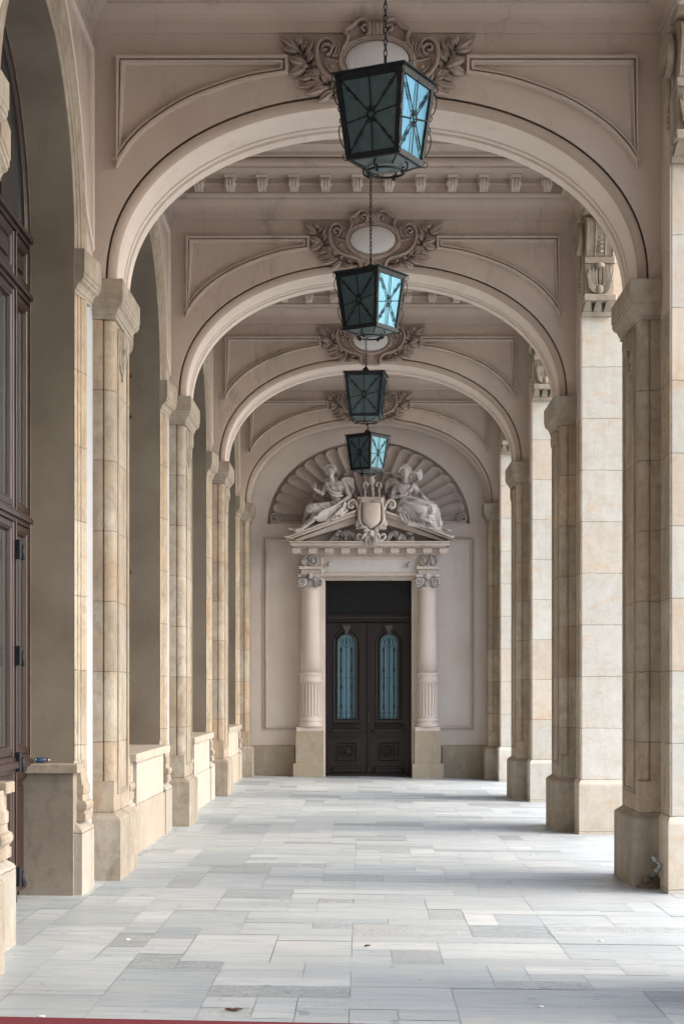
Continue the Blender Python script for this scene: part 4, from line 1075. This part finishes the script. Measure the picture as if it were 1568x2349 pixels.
def head(hx, hy, d, tilt=0, hair=True, look=0):
    I = [('b',(hx,hy,d),(70,78,98)), ('b',(hx+look*8,hy+45,d+.03),(50,50,58)), ('c',(hx+look*12,hy-5,d+.092),(hx+look*14,hy+28,d+.105),9,14),
         ('b',(hx+look*12,hy+88,d+.06),(22,24,18)), ('c',(hx-18+look*12,hy+56,d+.087),(hx+18+look*12,hy+56,d+.087),8,8),
         ('c',(hx-42+look*10,hy-14,d+.070),(hx-12+look*12,hy-16,d+.085),11,10), ('c',(hx+42+look*10,hy-14,d+.070),(hx+12+look*12,hy-16,d+.085),11,10),
         ('b',(hx-38,hy+25,d+.06),(22,22,26)), ('b',(hx+38,hy+25,d+.06),(22,22,26)), ('b',(hx-70,hy+8,d+.01),(10,16,20)), ('b',(hx+70,hy+8,d+.01),(10,16,20))]
    return I
def hand(x, y, d, dirx, diry, r=13):
    L = math.hypot(dirx, diry); ux, uy = dirx/L, diry/L; px, py = -uy, ux
    I = [('b',(x+ux*24,y+uy*24,d),(32,26,32))]
    for k, o in enumerate((-24,-8,8,23)):
        ln = (34,42,38,28)[k]; b0 = (x+ux*44+px*o, y+uy*44+py*o, d)
        b1 = (b0[0]+ux*ln*.8, b0[1]+uy*ln*.8, d+.012); b2 = (b1[0]+ux*ln*.3, b1[1]+uy*ln*.3, d+.04)
        I += [('c',b0,b1,r*.72,r*.62), ('c',b1,b2,r*.62,r*.5)]
    I += [('c',(x+ux*10-px*24,y+uy*10-py*24,d),(x+ux*46-px*46,y+uy*46-py*46,d+.02),r*.8,r*.6)]
    return I
def male(S):
    D = .42
    body = [('c',(878,640,D+.10),(900,730,D+.05),40,46),
     ('c',(840,800,D+.05),(1040,785,D+.05),58,62), ('b',(890,850,D+.08),(80,70,75)), ('b',(1000,850,D+.08),(80,70,75)),
     ('c',(945,860,D+.04),(975,1000,D+.03),98,84), ('c',(975,1000,D+.03),(1000,1120,D+.04),86,105),
     # raised right arm
     ('c',(805,805,D+.06),(745,935,D+.10),46,38), ('c',(745,935,D+.10),(622,865,D+.16),36,24)]
    body += hand(622, 865, D+.16, .05, -1, 14)
    body += [('c',(1075,800,D+.06),(1165,965,D+.10),50,38), ('c',(1165,965,D+.10),(985,1130,D+.20),38,24)]
    body += hand(985, 1130, D+.20, -.8, .45, 14)
    body += [('c',(960,1130,D+.08),(600,1155,D+.20),92,66), ('c',(570,1160,D+.20),(505,1320,D+.06),62,40),
     ('c',(1000,1170,D+.12),(680,1280,D+.24),92,64), ('c',(660,1285,D+.24),(440,1470,D+.20),58,30),
     ('b',(585,1340,D+.20),(46,46,44)), ('c',(430,1490,D+.20),(330,1510,D+.22),32,28), ('c',(330,1510,D+.22),(240,1478,D+.22),28,16)]
    for k in range(4): body.append(('c',(255+6*k,1480+8*k,D+.24),(228+5*k,1470+9*k,D+.24),8,7))
    hd_ = head(866, 600, D+.10, look=1)
    hair = []
    for i in range(16):
        a = PI*i/15; hair.append(('b',(866-78*math.cos(a),570-78*math.sin(a)*.9,D+.10+.03*math.sin(a)),(24,30,22)))
    for i in range(10): hair.append(('b',(800+14*i,545-6*(i%2),D+.165-.002*abs(i-5)**2),(15,18,15)))
    hair += [('b',(866,560,D+.06),(76,76,76)), ('b',(925,495,D+.12),(16,16,20))]
    cl = [('c',(1010,1150,D+.10),(560,1170,D+.20),104,74), ('c',(1020,1190,D+.14),(650,1290,D+.26),104,72), ('c',(1060,1060,D+.02),(1100,1180,D+.08),74,66),
          ('c',(560,1170,D+.14),(490,1330,D+.02),64,44), ('c',(1080,1120,D+.10),(900,1300,D+.22),60,50), ('c',(960,1300,D+.22),(700,1350,D+.24),40,28)]
    for k in range(7):
        cl.append(('t',[(1060-20*k,1040+14*k,D+.20),(930-30*k,1140+18*k,D+.30),(760-22*k,1215+16*k,D+.36),(620-6*k,1250+22*k,D+.30)],14))
    for k in range(5): cl.append(('t',[(1090+8*k,1050+12*k,D+.18),(1060,1160+14*k,D+.28),(960-12*k,1250+14*k,D+.32),(880-14*k,1340+6*k,D+.30)],14))
    for k in range(4): cl.append(('t',[(560-16*k,1110+24*k,D+.25-.03*k),(520-14*k,1200+18*k,D+.20-.03*k),(500-8*k,1300,D+.14-.03*k)],13))
    cl += [('c',(900,1340,D+.24),(960,1330,D+.26),30,18),('c',(1030,1280,D+.26),(1130,1200,D+.22),26,16)]
    band = [('t',[(835,830,D+.15),(880,900,D+.19),(960,930,D+.19),(1060,915,D+.14)],22), ('t',[(850,900,D+.15),(930,975,D+.17),(1060,960,D+.14)],26), ('t',[(800,760,D+.10),(840,900,D+.16)],30)]
    cloak = [('c',(1080,730,D-.05),(1200,700,D-.08),46,36), ('c',(1100,800,D-.08),(1220,800,D-.10),60,34), ('c',(1150,900,D-.12),(1200,850,D-.10),56,50), ('c',(760,780,D-.04),(840,720,D+.0),40,50)]
    for k in range(4): cloak.append(('t',[(1040,700+20*k,D+.02),(1130,665+34*k,D-.02),(1225,720+40*k,D-.03),(1190,860+20*k,D-.05)],13))
    return [('body', STAT, .012, 3, body+hd_), ('hair', STAT, .010, 2, hair), ('draped_cloth', STAT, .012, 3, cl), ('sash', STAT, .012, 2, band), ('cloak', STAT, .012, 2, cloak[:3]+cloak[4:]), ('cloak', STAT, .012, 2, cloak[3:4])]
statue('reclining_statue', 'bare-chested male statue leaning on one arm, left slope of the pediment', 'statue', 630.8, {'base': (850,1420,.42)}, male)
def female(S):
    D = .42
    body = [('c',(650,640,D+.10),(650,740,D+.04),38,44), ('c',(520,830,D+.03),(770,800,D+.03),56,56), ('b',(590,870,D+.10),(70,66,66)), ('b',(700,860,D+.10),(70,66,66)),
     ('c',(640,860,D+.04),(640,1000,D+.02),96,78), ('c',(640,1000,D+.02),(680,1120,D+.04),80,104),
     ('c',(500,850,D+.05),(448,985,D+.10),46,38), ('c',(448,985,D+.10),(640,955,D+.18),36,26)]
    body += hand(640, 955, D+.18, 1, -.15, 14)
    body += [('c',(800,825,D+.04),(895,950,D+.08),46,38), ('c',(895,950,D+.08),(1020,1070,D+.16),36,24)]
    body += hand(1020, 1070, D+.17, .75, .5, 14)
    body += [('c',(1180,1480,D+.16),(1280,1500,D+.22),30,24), ('c',(1280,1500,D+.22),(1340,1512,D+.24),22,15), ('c',(1130,1500,D+.10),(1210,1525,D+.20),26,20)]
    hd_ = head(650, 600, D+.10, look=0)
    hair = [('b',(650,555,D+.06),(82,76,80))]
    for i in range(18):
        a = PI*i/17; hair.append(('b',(650-86*math.cos(a),590-86*math.sin(a)*.9,D+.11+.03*math.sin(a)),(22,26,24)))
    hair += [('b',(735,640,D+.06),(24,24,36)),('b',(565,640,D+.06),(20,24,34)),('b',(640,490,D+.06),(60,50,36)),('b',(730,680,D+.07),(20,20,26))]
    dress = [('c',(520,840,D+.05),(760,810,D+.05),64,66), ('c',(640,870,D+.05),(650,1010,D+.04),104,92), ('c',(520,840,D+.04),(480,900,D+.08),62,52), ('c',(790,820,D+.04),(840,890,D+.06),58,46),
      ('c',(660,1060,D+.05),(1050,1160,D+.26),122,88), ('c',(640,1130,D+.10),(1020,1230,D+.28),120,92), ('c',(1060,1165,D+.26),(1160,1400,D+.18),86,72), ('c',(1030,1240,D+.26),(1090,1420,D+.20),88,76),
      ('c',(560,1080,D+.0),(600,1190,D+.06),84,90), ('c',(600,1200,D+.14),(1050,1390,D+.22),80,66), ('c',(570,1290,D+.18),(700,1400,D+.22),48,40), ('c',(700,1400,D+.22),(980,1440,D+.22),44,40), ('c',(1000,1440,D+.22),(1180,1500,D+.18),44,40)]
    for k in range(8):
        dress.append(('t',[(620+14*k,1090+10*k,D+.22),(780+10*k,1120+26*k,D+.34),(930+12*k,1150+34*k,D+.37),(1060+6*k,1180+36*k,D+.33)],13))
    for k in range(7): dress.append(('t',[(1130-26*k,1120+20*k,D+.335),(1180-30*k,1250+10*k,D+.325),(1170-32*k,1360,D+.29),(1180-40*k,1440-8*k,D+.26)],11))
    for k in range(5): dress.append(('t',[(540+48*k,800-8*(k%2),D+.13),(560+36*k,880,D+.18),(600+22*k,960,D+.16),(620+14*k,1040,D+.14)],11))
    dress.append(('t',[(770,770,D+.10),(750,850,D+.19),(690,920,D+.20)],13))
    for k in range(6): dress.append(('t',[(560+60*k,1240+14*k,D+.235),(590+64*k,1310+16*k,D+.27),(610+72*k,1375+12*k,D+.26)],11))
    cloak = [('c',(400,720,D-.08),(500,700,D-.03),44,40), ('c',(380,800,D-.10),(460,790,D-.06),52,60), ('c',(390,900,D-.12),(450,960,D-.08),58,60), ('c',(470,740,D-.02),(540,760,D+.0),44,44)]
    for k in range(4): cloak.append(('t',[(540,720+14*k,D+.02),(430,690+30*k,D-.01),(350,760+40*k,D-.04),(380,880+24*k,D-.06)],13))
    cloak2 = [('c',(840,860,D+.0),(930,990,D-.02),26,22)]
    tr = [('c',(735,605,D+.12),(800,600,D+.10),8,10), ('c',(800,600,D+.10),(850,625,D+.10),10,26), ('b',(880,638,D+.10),(44,18,88))]
    wreath = [('b',(1040+18*math.cos(k)*2,1090+30*math.sin(k*1.3),D+.24),(18,18,20)) for k in range(8)]+[('b',(1080+14*k,1140+12*k,D+.26),(16,16,16)) for k in range(5)]
    return [('body', STAT, .012, 3, body+hd_), ('hair', STAT, .010, 2, hair), ('dress', STAT, .012, 3, dress), ('cloak', STAT, .012, 2, cloak), ('cloak', STAT, .012, 2, cloak2), ('trumpet', FRIEZE, .008, 1, tr), ('garland', STAT, .010, 1, wreath)]
statue('reclining_statue', 'robed female statue beside a trumpet bell, right slope of the pediment', 'statue', 831.6, {'base': (800,1420,.42)}, female)

# ------------------------------------------------------------------ hanging lanterns
def make_lantern(label):
    root = empty('hanging_lantern', (0,0,0), label=label, cat='lantern', group='black iron lanterns hanging in a row')
    b, t, H = .1885, .247, .56
    fr = MB()
    cs = [(-1,-1),(1,-1),(1,1),(-1,1)]
    for sx, sy in cs: 
        fr.rings([[(sx*q+dx_, sy*q+dy_, z) for dx_, dy_ in ((-.020,-.020),(.016,-.020),(.016,.016),(-.020,.016))] for q, z in ((b-.006,-.005),(t-.006,H))], True, caps=True)
    def ringbox(q0, q1, z0, z1, th=.014):
        fr.rings([[(sx*q0, sy*q0, z0) for sx, sy in cs], [(sx*q1, sy*q1, z1) for sx, sy in cs], [(sx*(q1-th), sy*(q1-th), z1) for sx, sy in cs], [(sx*(q0-th), sy*(q0-th), z0) for sx, sy in cs], [(sx*q0, sy*q0, z0) for sx, sy in cs]], True)
    ringbox(b+.012, b+.014, -.018, .022, .03); ringbox(t+.004, t+.012, H-.045, H, .03)
    fr.rings([[(sx*q, sy*q, z) for sx, sy in cs] for q, z in ((t+.03,H+.0),(t+.035,H+.006),(t+.03,H+.012),(.05,H+.05),(.02,H+.10))], True, caps=True)
    fr.tube([(0,0,H+.08),(0,0,H+.17)], .011, 8)
    for sx, sy in cs: fr.tube([(sx*(b-.01), sy*(b-.01), -.01), (sx*.105, sy*.105, -.055)], .006, 6)
    fr.tube([(.132*math.cos(i*PI/16), .132*math.sin(i*PI/16), -.075) for i in range(32)], .009, 6, closed=True)
    for k in range(4):
        a = k*PI/2
        ca, sa = math.cos(a), math.sin(a)
        P = smoothpath([(.15,-.02),(.17,-.04),(.165,-.07),(.14,-.085),(.125,-.065),(.145,-.055)], 4)
        fr.tube([(ca*x, sa*x, z) for x, z in P], .0065, 6)
        fr.ball((ca*.13, sa*.13, -.088), .014, 8, 6)
    fro = fr.build('lantern_frame', IRON, root)
    for k in range(4):
        a = k*PI/2; R = Matrix.Rotation(a, 3, 'Z')
        g = MB(); g.add([R@Vector(p) for p in ((-b+.008,-b+.002,.015),(b-.008,-b+.002,.015),(t-.012,-t+.006,H-.03),(-t+.012,-t+.006,H-.03))], [(0,1,2,3)])
        g.add([R@Vector(p) for p in ((-b+.008,-b+.006,.015),(b-.008,-b+.006,.015),(t-.012,-t+.010,H-.03),(-t+.012,-t+.010,H-.03))], [(3,2,1,0)])
        g.build('pane', PANE, root, fixn=False)
        gr = MB()
        def pt_(u, v): # u -1..1, v 0..1
            w_ = b+(t-b)*v; return R@Vector((u*w_, -w_-.008, v*H))
        c0 = Vector(pt_(0,.47)); 
        gr.tube([R@Vector((.026*math.cos(i*PI/8), -(b+(t-b)*.47)-.010, .47*H+.026*math.sin(i*PI/8))) for i in range(16)], .006, 6, closed=True)
        for u, v in ((0,.97),(0,.03),(-.95,.40),(.95,.54),(-.93,.94),(.93,.94),(-.93,.05),(.93,.05)):
            e = Vector(pt_(u, v)); d = (e-c0); L = d.length; d.normalize(); s0 = c0+d*.028
            gr.tube([s0, e], .0042, 5)
            if abs(u) > .5 and (v > .9 or v < .1):
                side = d.cross(R@Vector((0,-1,0)))
                for q in (.36, .42, .60, .66):
                    p = s0+d*L*q; gr.capsule(p-side*.011, p+side*.011, .0055, .0015, 5)
                gr.capsule(s0+d*L*.3, s0+d*L*.66, .0062, .0062, 5)
            elif u == 0:
                for sx in (-1, 1):
                    cc = s0+d*.012+(R@Vector((sx*.017,0,0))); gr.tube([cc+(R@Vector((.012*math.cos(i*PI/5),0,.012*math.sin(i*PI/5)))) for i in range(10)], .0035, 5, closed=True)
        gr.build('star_grille', IRON, root)
        # scrollwork standing out from each corner
        sc2 = MB(); n0 = Vector((R@Vector((1,-1,0)))).normalized()
        def cpnt(o, z): w_ = b+(t-b)*(z/H); return Vector((R@Vector((w_, -w_, 0))))+n0*(o-.004)+Vector((0,0,z))
        for base, tip, sg in ((.30,.52,1),(.27,.04,-1)):
            P = [(.0,base),(.028,base+sg*.012),(.030,base+sg*.035),(.014,base+sg*.04),(.008,base+sg*.025)]
            sc2.tube([cpnt(o, z) for o, z in smoothpath(P, 4)], .004, 5)
            P = [(.008,base+sg*.05),(.035,base+sg*.06),(.048,base+sg*.11),(.042,base+sg*.17),(.012,tip),(.0,tip)]
            sc2.tube([cpnt(o, z) for o, z in smoothpath(P, 4)], .0045, 5)
        for z in (H-.03, .0):
            sc2.tube([cpnt(.026+.020*math.cos(i*PI/6), z+.020*math.sin(i*PI/6)) for i in range(12)], .0035, 5, closed=True)
        sc2.build('corner_scroll', IRON, root)
    bg = MB()
    bg.rings([[(sx*(b-.01), sy*(b-.01), -.012) for sx, sy in cs], [(sx*.105, sy*.105, -.052) for sx, sy in cs]], True, caps=False)
    bg.add([(sx*.105, sy*.105, -.052) for sx, sy in cs], [(0,1,2,3)]); bg.build('bottom_pane', BPANE, root)
    ch = MB(); z = H+.165; k = 0
    while z < 7.60-5.25-.02:
        pts = [(.011*math.cos(i*PI/5), 0, z+.022+ (.013 if math.sin(i*PI/5) > 0 else -.013)+.011*math.sin(i*PI/5)) for i in range(10)]
        if k % 2: pts = [(0, x, zz) for x, _, zz in pts]
        ch.tube(pts, .0042, 5, closed=True); z += .040; k += 1
    ch.build('chain', IRON, root)
    return root
LX = [(.1607, 12.34, -26.9), (.088, 18.10, -34.0), (.052, 23.87, -6.0), (.094, 29.6, -37.0)]
llab = ['biggest hanging iron lantern, nearest, tilting corner forward with bright blue side panes',
        'second hanging lantern, below the second arch cartouche',
        'third hanging lantern, small and turned nearly square to the camera',
        'smallest hanging lantern, last in the row, just above the candelabrum']
lan = make_lantern(llab[0])
for i, (x, y, a) in enumerate(LX):
    o = lan if i == 0 else copy_tree(lan); o.location = (x, y, 5.25); o.rotation_euler = (0,0,math.radians(a)); o['label'] = llab[i]

# ------------------------------------------------------------------ paving
rnd = random.Random(11)
pv = MB(); cols = []
def slab(x0, x1, y0, y1, c):
    g = .0008+.0010*rnd.random(); jz = rnd.uniform(-.0012,.0012)
    x0 += g; x1 -= g; y0 += g; y1 -= g
    if x1-x0 < .03 or y1-y0 < .03: return
    pv.add([(x0,y0,zf(x0)+jz),(x1,y0,zf(x1)+jz),(x1,y1,zf(x1)+jz),(x0,y1,zf(x0)+jz)], [(0,1,2,3)]); cols.append(c)
def rc(lightbias): return (min(1,max(0,rnd.gauss(.56+lightbias,.145)+(rnd.random()<.08)*rnd.choice([-.4,.3]))), rnd.random(), rnd.random(), 1)
PX0, PX1 = -2.8, 5.2
gx, gy = .25, .29
NXC, NYC = int((PX1-PX0)/gx), int((YE+.5-1.0)/gy)
used = [[False]*NXC for _ in range(NYC)]
jx = [rnd.uniform(-.03,.03) for _ in range(NXC+1)]; jy = [rnd.uniform(-.04,.04) for _ in range(NYC+1)]
for r_ in range(NYC):
    for c_ in range(NXC):
        if used[r_][c_]: continue
        left = PX0+c_*gx < -1.1
        opts = [(2,3),(2,4),(1,3),(2,5),(1,4),(2,2)] if left else [(2,1),(3,1),(2,2),(3,2),(1,1),(2,1),(4,1),(1,2),(4,2),(3,1),(2,1),(5,1)]
        w2, h2 = rnd.choice(opts)
        while w2 > 1 and (c_+w2 > NXC or any(used[r_][c_+k] for k in range(w2))): w2 -= 1
        h2 = min(h2, NYC-r_)
        if w2 == 1 and h2 > 2: h2 = 2
        for rr_ in range(h2):
            for cc_ in range(w2): used[r_+rr_][c_+cc_] = True
        slab(PX0+c_*gx+jx[c_], PX0+(c_+w2)*gx+jx[c_+w2], 1.0+r_*gy+jy[r_], 1.0+(r_+h2)*gy+jy[r_+h2], rc(-.05 if left else 0))
me = bpy.data.meshes.new('paving'); nf0 = len(pv.f)
pv.add([(PX0-.2,-8,zf(PX0-.2)-.007),(PX1,-8,zf(PX1)-.007),(PX1,YE+1,zf(PX1)-.007),(PX0-.2,YE+1,zf(PX0-.2)-.007)], [(0,1,2,3)])
pv.add([(PX1,-8,zf(PX1)-.007),(PX1,YE+1,zf(PX1)-.007),(PX1,YE+1,-.3),(PX1,-8,-.3)], [(0,1,2,3)])
me.from_pydata(pv.v, [], pv.f); me.update()
at = me.color_attributes.new('slab', 'FLOAT_COLOR', 'CORNER')
for i, p in enumerate(me.polygons):
    c = cols[i] if i < nf0 else (.5,.5,.5,1)
    for li in p.loop_indices: at.data[li].color = c
    p.material_index = 0 if i < nf0 else 1
me.materials.append(PAVE); me.materials.append(JOINT)
po = bpy.data.objects.new('paving', me); COL.objects.link(po); tag(po, 'pale bluish marble slab paving of the passage', 'paving', kind='structure')
gd = MB(); gd.add([(-600,-600,-.16),(600,-600,-.16),(600,600,-.16),(-600,600,-.16)], [(0,1,2,3)])
tag(gd.build('ground', GROUND, fixn=False), 'open square beside the passage', 'ground', kind='structure')
rf = MB(); rf.box(-6, XR+.85, Y0-.0, YE+3, 8.005, 8.4); rf.box(-6, XL-.6, Y0, YE+3, 7.62, 8.004)  # unseen slab added above the ceilings to block light
tag(rf.build('roof', ROOFM), 'flat roof slab added unseen over the passage to block light', 'roof', kind='structure')

# ------------------------------------------------------------------ small things
a = floorpt(-5, 2338); b = floorpt(600, 2350)
cm = MB(); z = lambda x: zf(x)+.003
sl_ = (b[1]-a[1])/(b[0]-a[0])
pts = [(-2.0, 5.0), (1.6, 5.0), (1.6, a[1]+sl_*(1.6-a[0])), (-2.0, a[1]+sl_*(-2.0-a[0]))]
cm.rings([[(x,y,z(x)) for x, y in pts], [(x,y,z(x)+.010) for x, y in pts]], True, caps=True)
tag(cm.build('carpet', RED), 'red carpet edge lying on the paving at the bottom left corner', 'carpet')
def butt(px, py, ang, label, L=.032):
    p = floorpt(px, py); m = MB(); L = L*.55; m.lathe([(.001,-L/2),(.0042,-L/2),(.0045,0),(.004,L/2),(.001,L/2)], (0,0,0), 8, 'x')
    o = m.build('cigarette_butt', BUTT, loc=(p[0], p[1], p[2]+.0055)); o.rotation_euler = (0,0,ang)
    tag(o, label, 'litter', 'cigarette butts lying on the paving')
butt(292,2157,.5,'white cigarette butt on the left paving near a long joint',.06)
butt(16,2180,.8,'white cigarette butt against the nearest left pedestal',.05)
butt(94,2334,.1,'white cigarette butt beside the red carpet edge',.07)
butt(1377,2023,.1,'white cigarette butt in the shade left of the biggest pier',.06)
butt(1377,2160,.0,'white cigarette butt on paving below the biggest pier base',.06)
butt(1239,2311,.2,'white cigarette butt at the lower right of the paving',.05)
butt(1219,1963,.0,'white cigarette butt between the second and the biggest pier',.06)
lf = MB(); lf.leaf((0,0,0),(.04,.01,.006),.02,.008,(0,0,1)); p = floorpt(835,2172)
tag(lf.build('leaf_shape', LEAF, loc=(p[0],p[1],p[2]+.004)), 'small reddish leaf in the middle of the paving', 'leaf')
lf = MB(); lf.leaf((0,0,0),(.06,.01,.008),.03,.01,(0,0,1)); lf.leaf((.015,.0,.0),(-.03,.015,.006),.02,.01,(0,0,1)); p = floorpt(529,2320)  # leaf shape laid where the paving has a broken hole
tag(lf.build('leaf_shape', LEAF, loc=(p[0],p[1],p[2]+.004)), 'brown leaf shape standing for a broken hole near the bottom edge left of centre', 'leaf')
# bottle on the sill of the stub
bt = empty('small_bottle', (-2.42, CY[1]+HW-.10, 1.045), .3, label='small shiny bottle lying on the stone sill beside the timber door', cat='bottle')
m = MB(); m.lathe([(.001,-.035),(.020,-.035),(.022,-.02),(.022,.015),(.012,.032),(.012,.045)], (0,0,.026), 14, 'x'); m.build('bottle_body', BOTTLE, bt)
m = MB(); m.lathe([(.001,.045),(.015,.045),(.015,.065),(.001,.065)], (0,0,.026), 12, 'x'); m.build('cap', STEEL, bt)
m = MB(); m.lathe([(.001,-.047),(.018,-.045),(.022,-.037),(.001,-.035)], (0,0,.026), 12, 'x'); m.build('foil_label', simple('iridescent_foil', (.05,.40,.42), .2, .7), bt)
# broken pipe at the big pier's base
def z6(px, py, D): return W((2350+px/4.083)/1.7437, (3100+py/4.083)/1.7437, D)
bp = z6(1085, 1650, 14.36)
pp = empty('broken_pipe', bp, label='bent galvanised pipe stub sticking out of the broken corner of the biggest pier', cat='pipe')
def rel(p): return (p[0]-bp[0], p[1]-bp[1], p[2]-bp[2])
P = [rel(z6(*q)) for q in ((1050,1665,14.40),(1090,1600,14.31),(1155,1520,14.25),(1170,1470,14.24),(1130,1420,14.24),(1060,1350,14.24),(1035,1330,14.24))]
m = MB(); m.tube(smoothpath(P, 4), .016, 12); m.build('pipe', STEEL, pp)
for i, j, r in ((1,2,.022),(4,5,.023),(0,1,.019)):
    m = MB(); A_, B_ = Vector(P[i]), Vector(P[j]); m.tube([A_.lerp(B_,.1), A_.lerp(B_,.75)], r, 12); m.build('coupling', STEEL, pp)
m = MB(); m.tube([Vector(P[5]).lerp(Vector(P[6]),.2), P[6]], .013, 10); m.build('threaded_end', simple('dark_thread', (.04,.06,.08), .4, .6), pp)
rb = MB(); rr = random.Random(3)
for k in range(26):
    q = z6(860+rr.random()*380, 1700+rr.random()*170, 14.42-.02*rr.random()); s = rr.uniform(.015,.04)
    rb.ball((q[0], q[1]+.02, q[2]), (s*1.3, s, s*.8), 7, 5)
rb.smooth = [False]*len(rb.f)
tag(rb.build('rubble', RUBBLE, remesh=.006, smooth_it=1), 'crumbled dark masonry at the foot of the biggest pier under the pipe', 'rubble')

# ------------------------------------------------------------------ light, world, camera
sun_el, sun_az = math.radians(36), math.radians(93)      # azimuth from +Y clockwise: right and behind the camera
d = Vector((math.sin(sun_az)*math.cos(sun_el), math.cos(sun_az)*math.cos(sun_el), math.sin(sun_el)))
sd = bpy.data.lights.new('sun', 'SUN'); sd.energy = .8; sd.angle = math.radians(90); sd.color = (1.0,.965,.92)
so = bpy.data.objects.new('sun', sd); COL.objects.link(so); so.rotation_euler = (-d).to_track_quat('-Z', 'Y').to_euler(); so.location = (20,-10,30)
wd = bpy.data.worlds.new('World'); sc.world = wd; wd.use_nodes = True
nt = wd.node_tree; bg = nt.nodes['Background']; sk = nt.nodes.new('ShaderNodeTexSky'); sk.sky_type = 'NISHITA'; sk.sun_disc = False
sk.sun_elevation = sun_el; sk.sun_rotation = sun_az; sk.air_density = 1.0; sk.dust_density = 3.0; sk.ozone_density = 1.0
nt.links.new(sk.outputs[0], bg.inputs[0]); bg.inputs[1].default_value = .15
cd_ = bpy.data.cameras.new('camera'); cam = bpy.data.objects.new('camera', cd_); COL.objects.link(cam); sc.camera = cam
cam.location = (0, 0, EZ); cam.rotation_euler = (PI/2, 0, 0)
cd_.sensor_fit = 'VERTICAL'; cd_.sensor_height = 36; cd_.sensor_width = 24; cd_.lens = F/2349*36
cd_.shift_x = -(VX-784)/2349; cd_.shift_y = (VY-1174.5)/2349; cd_.clip_end = 2000; cd_.clip_start = .1
sc.render.resolution_x, sc.render.resolution_y = 683, 1024
sc.view_settings.view_transform = 'Standard'; sc.view_settings.look = 'None'; sc.view_settings.exposure = 1.9; sc.view_settings.gamma = 1
sc.view_settings.use_curve_mapping = False
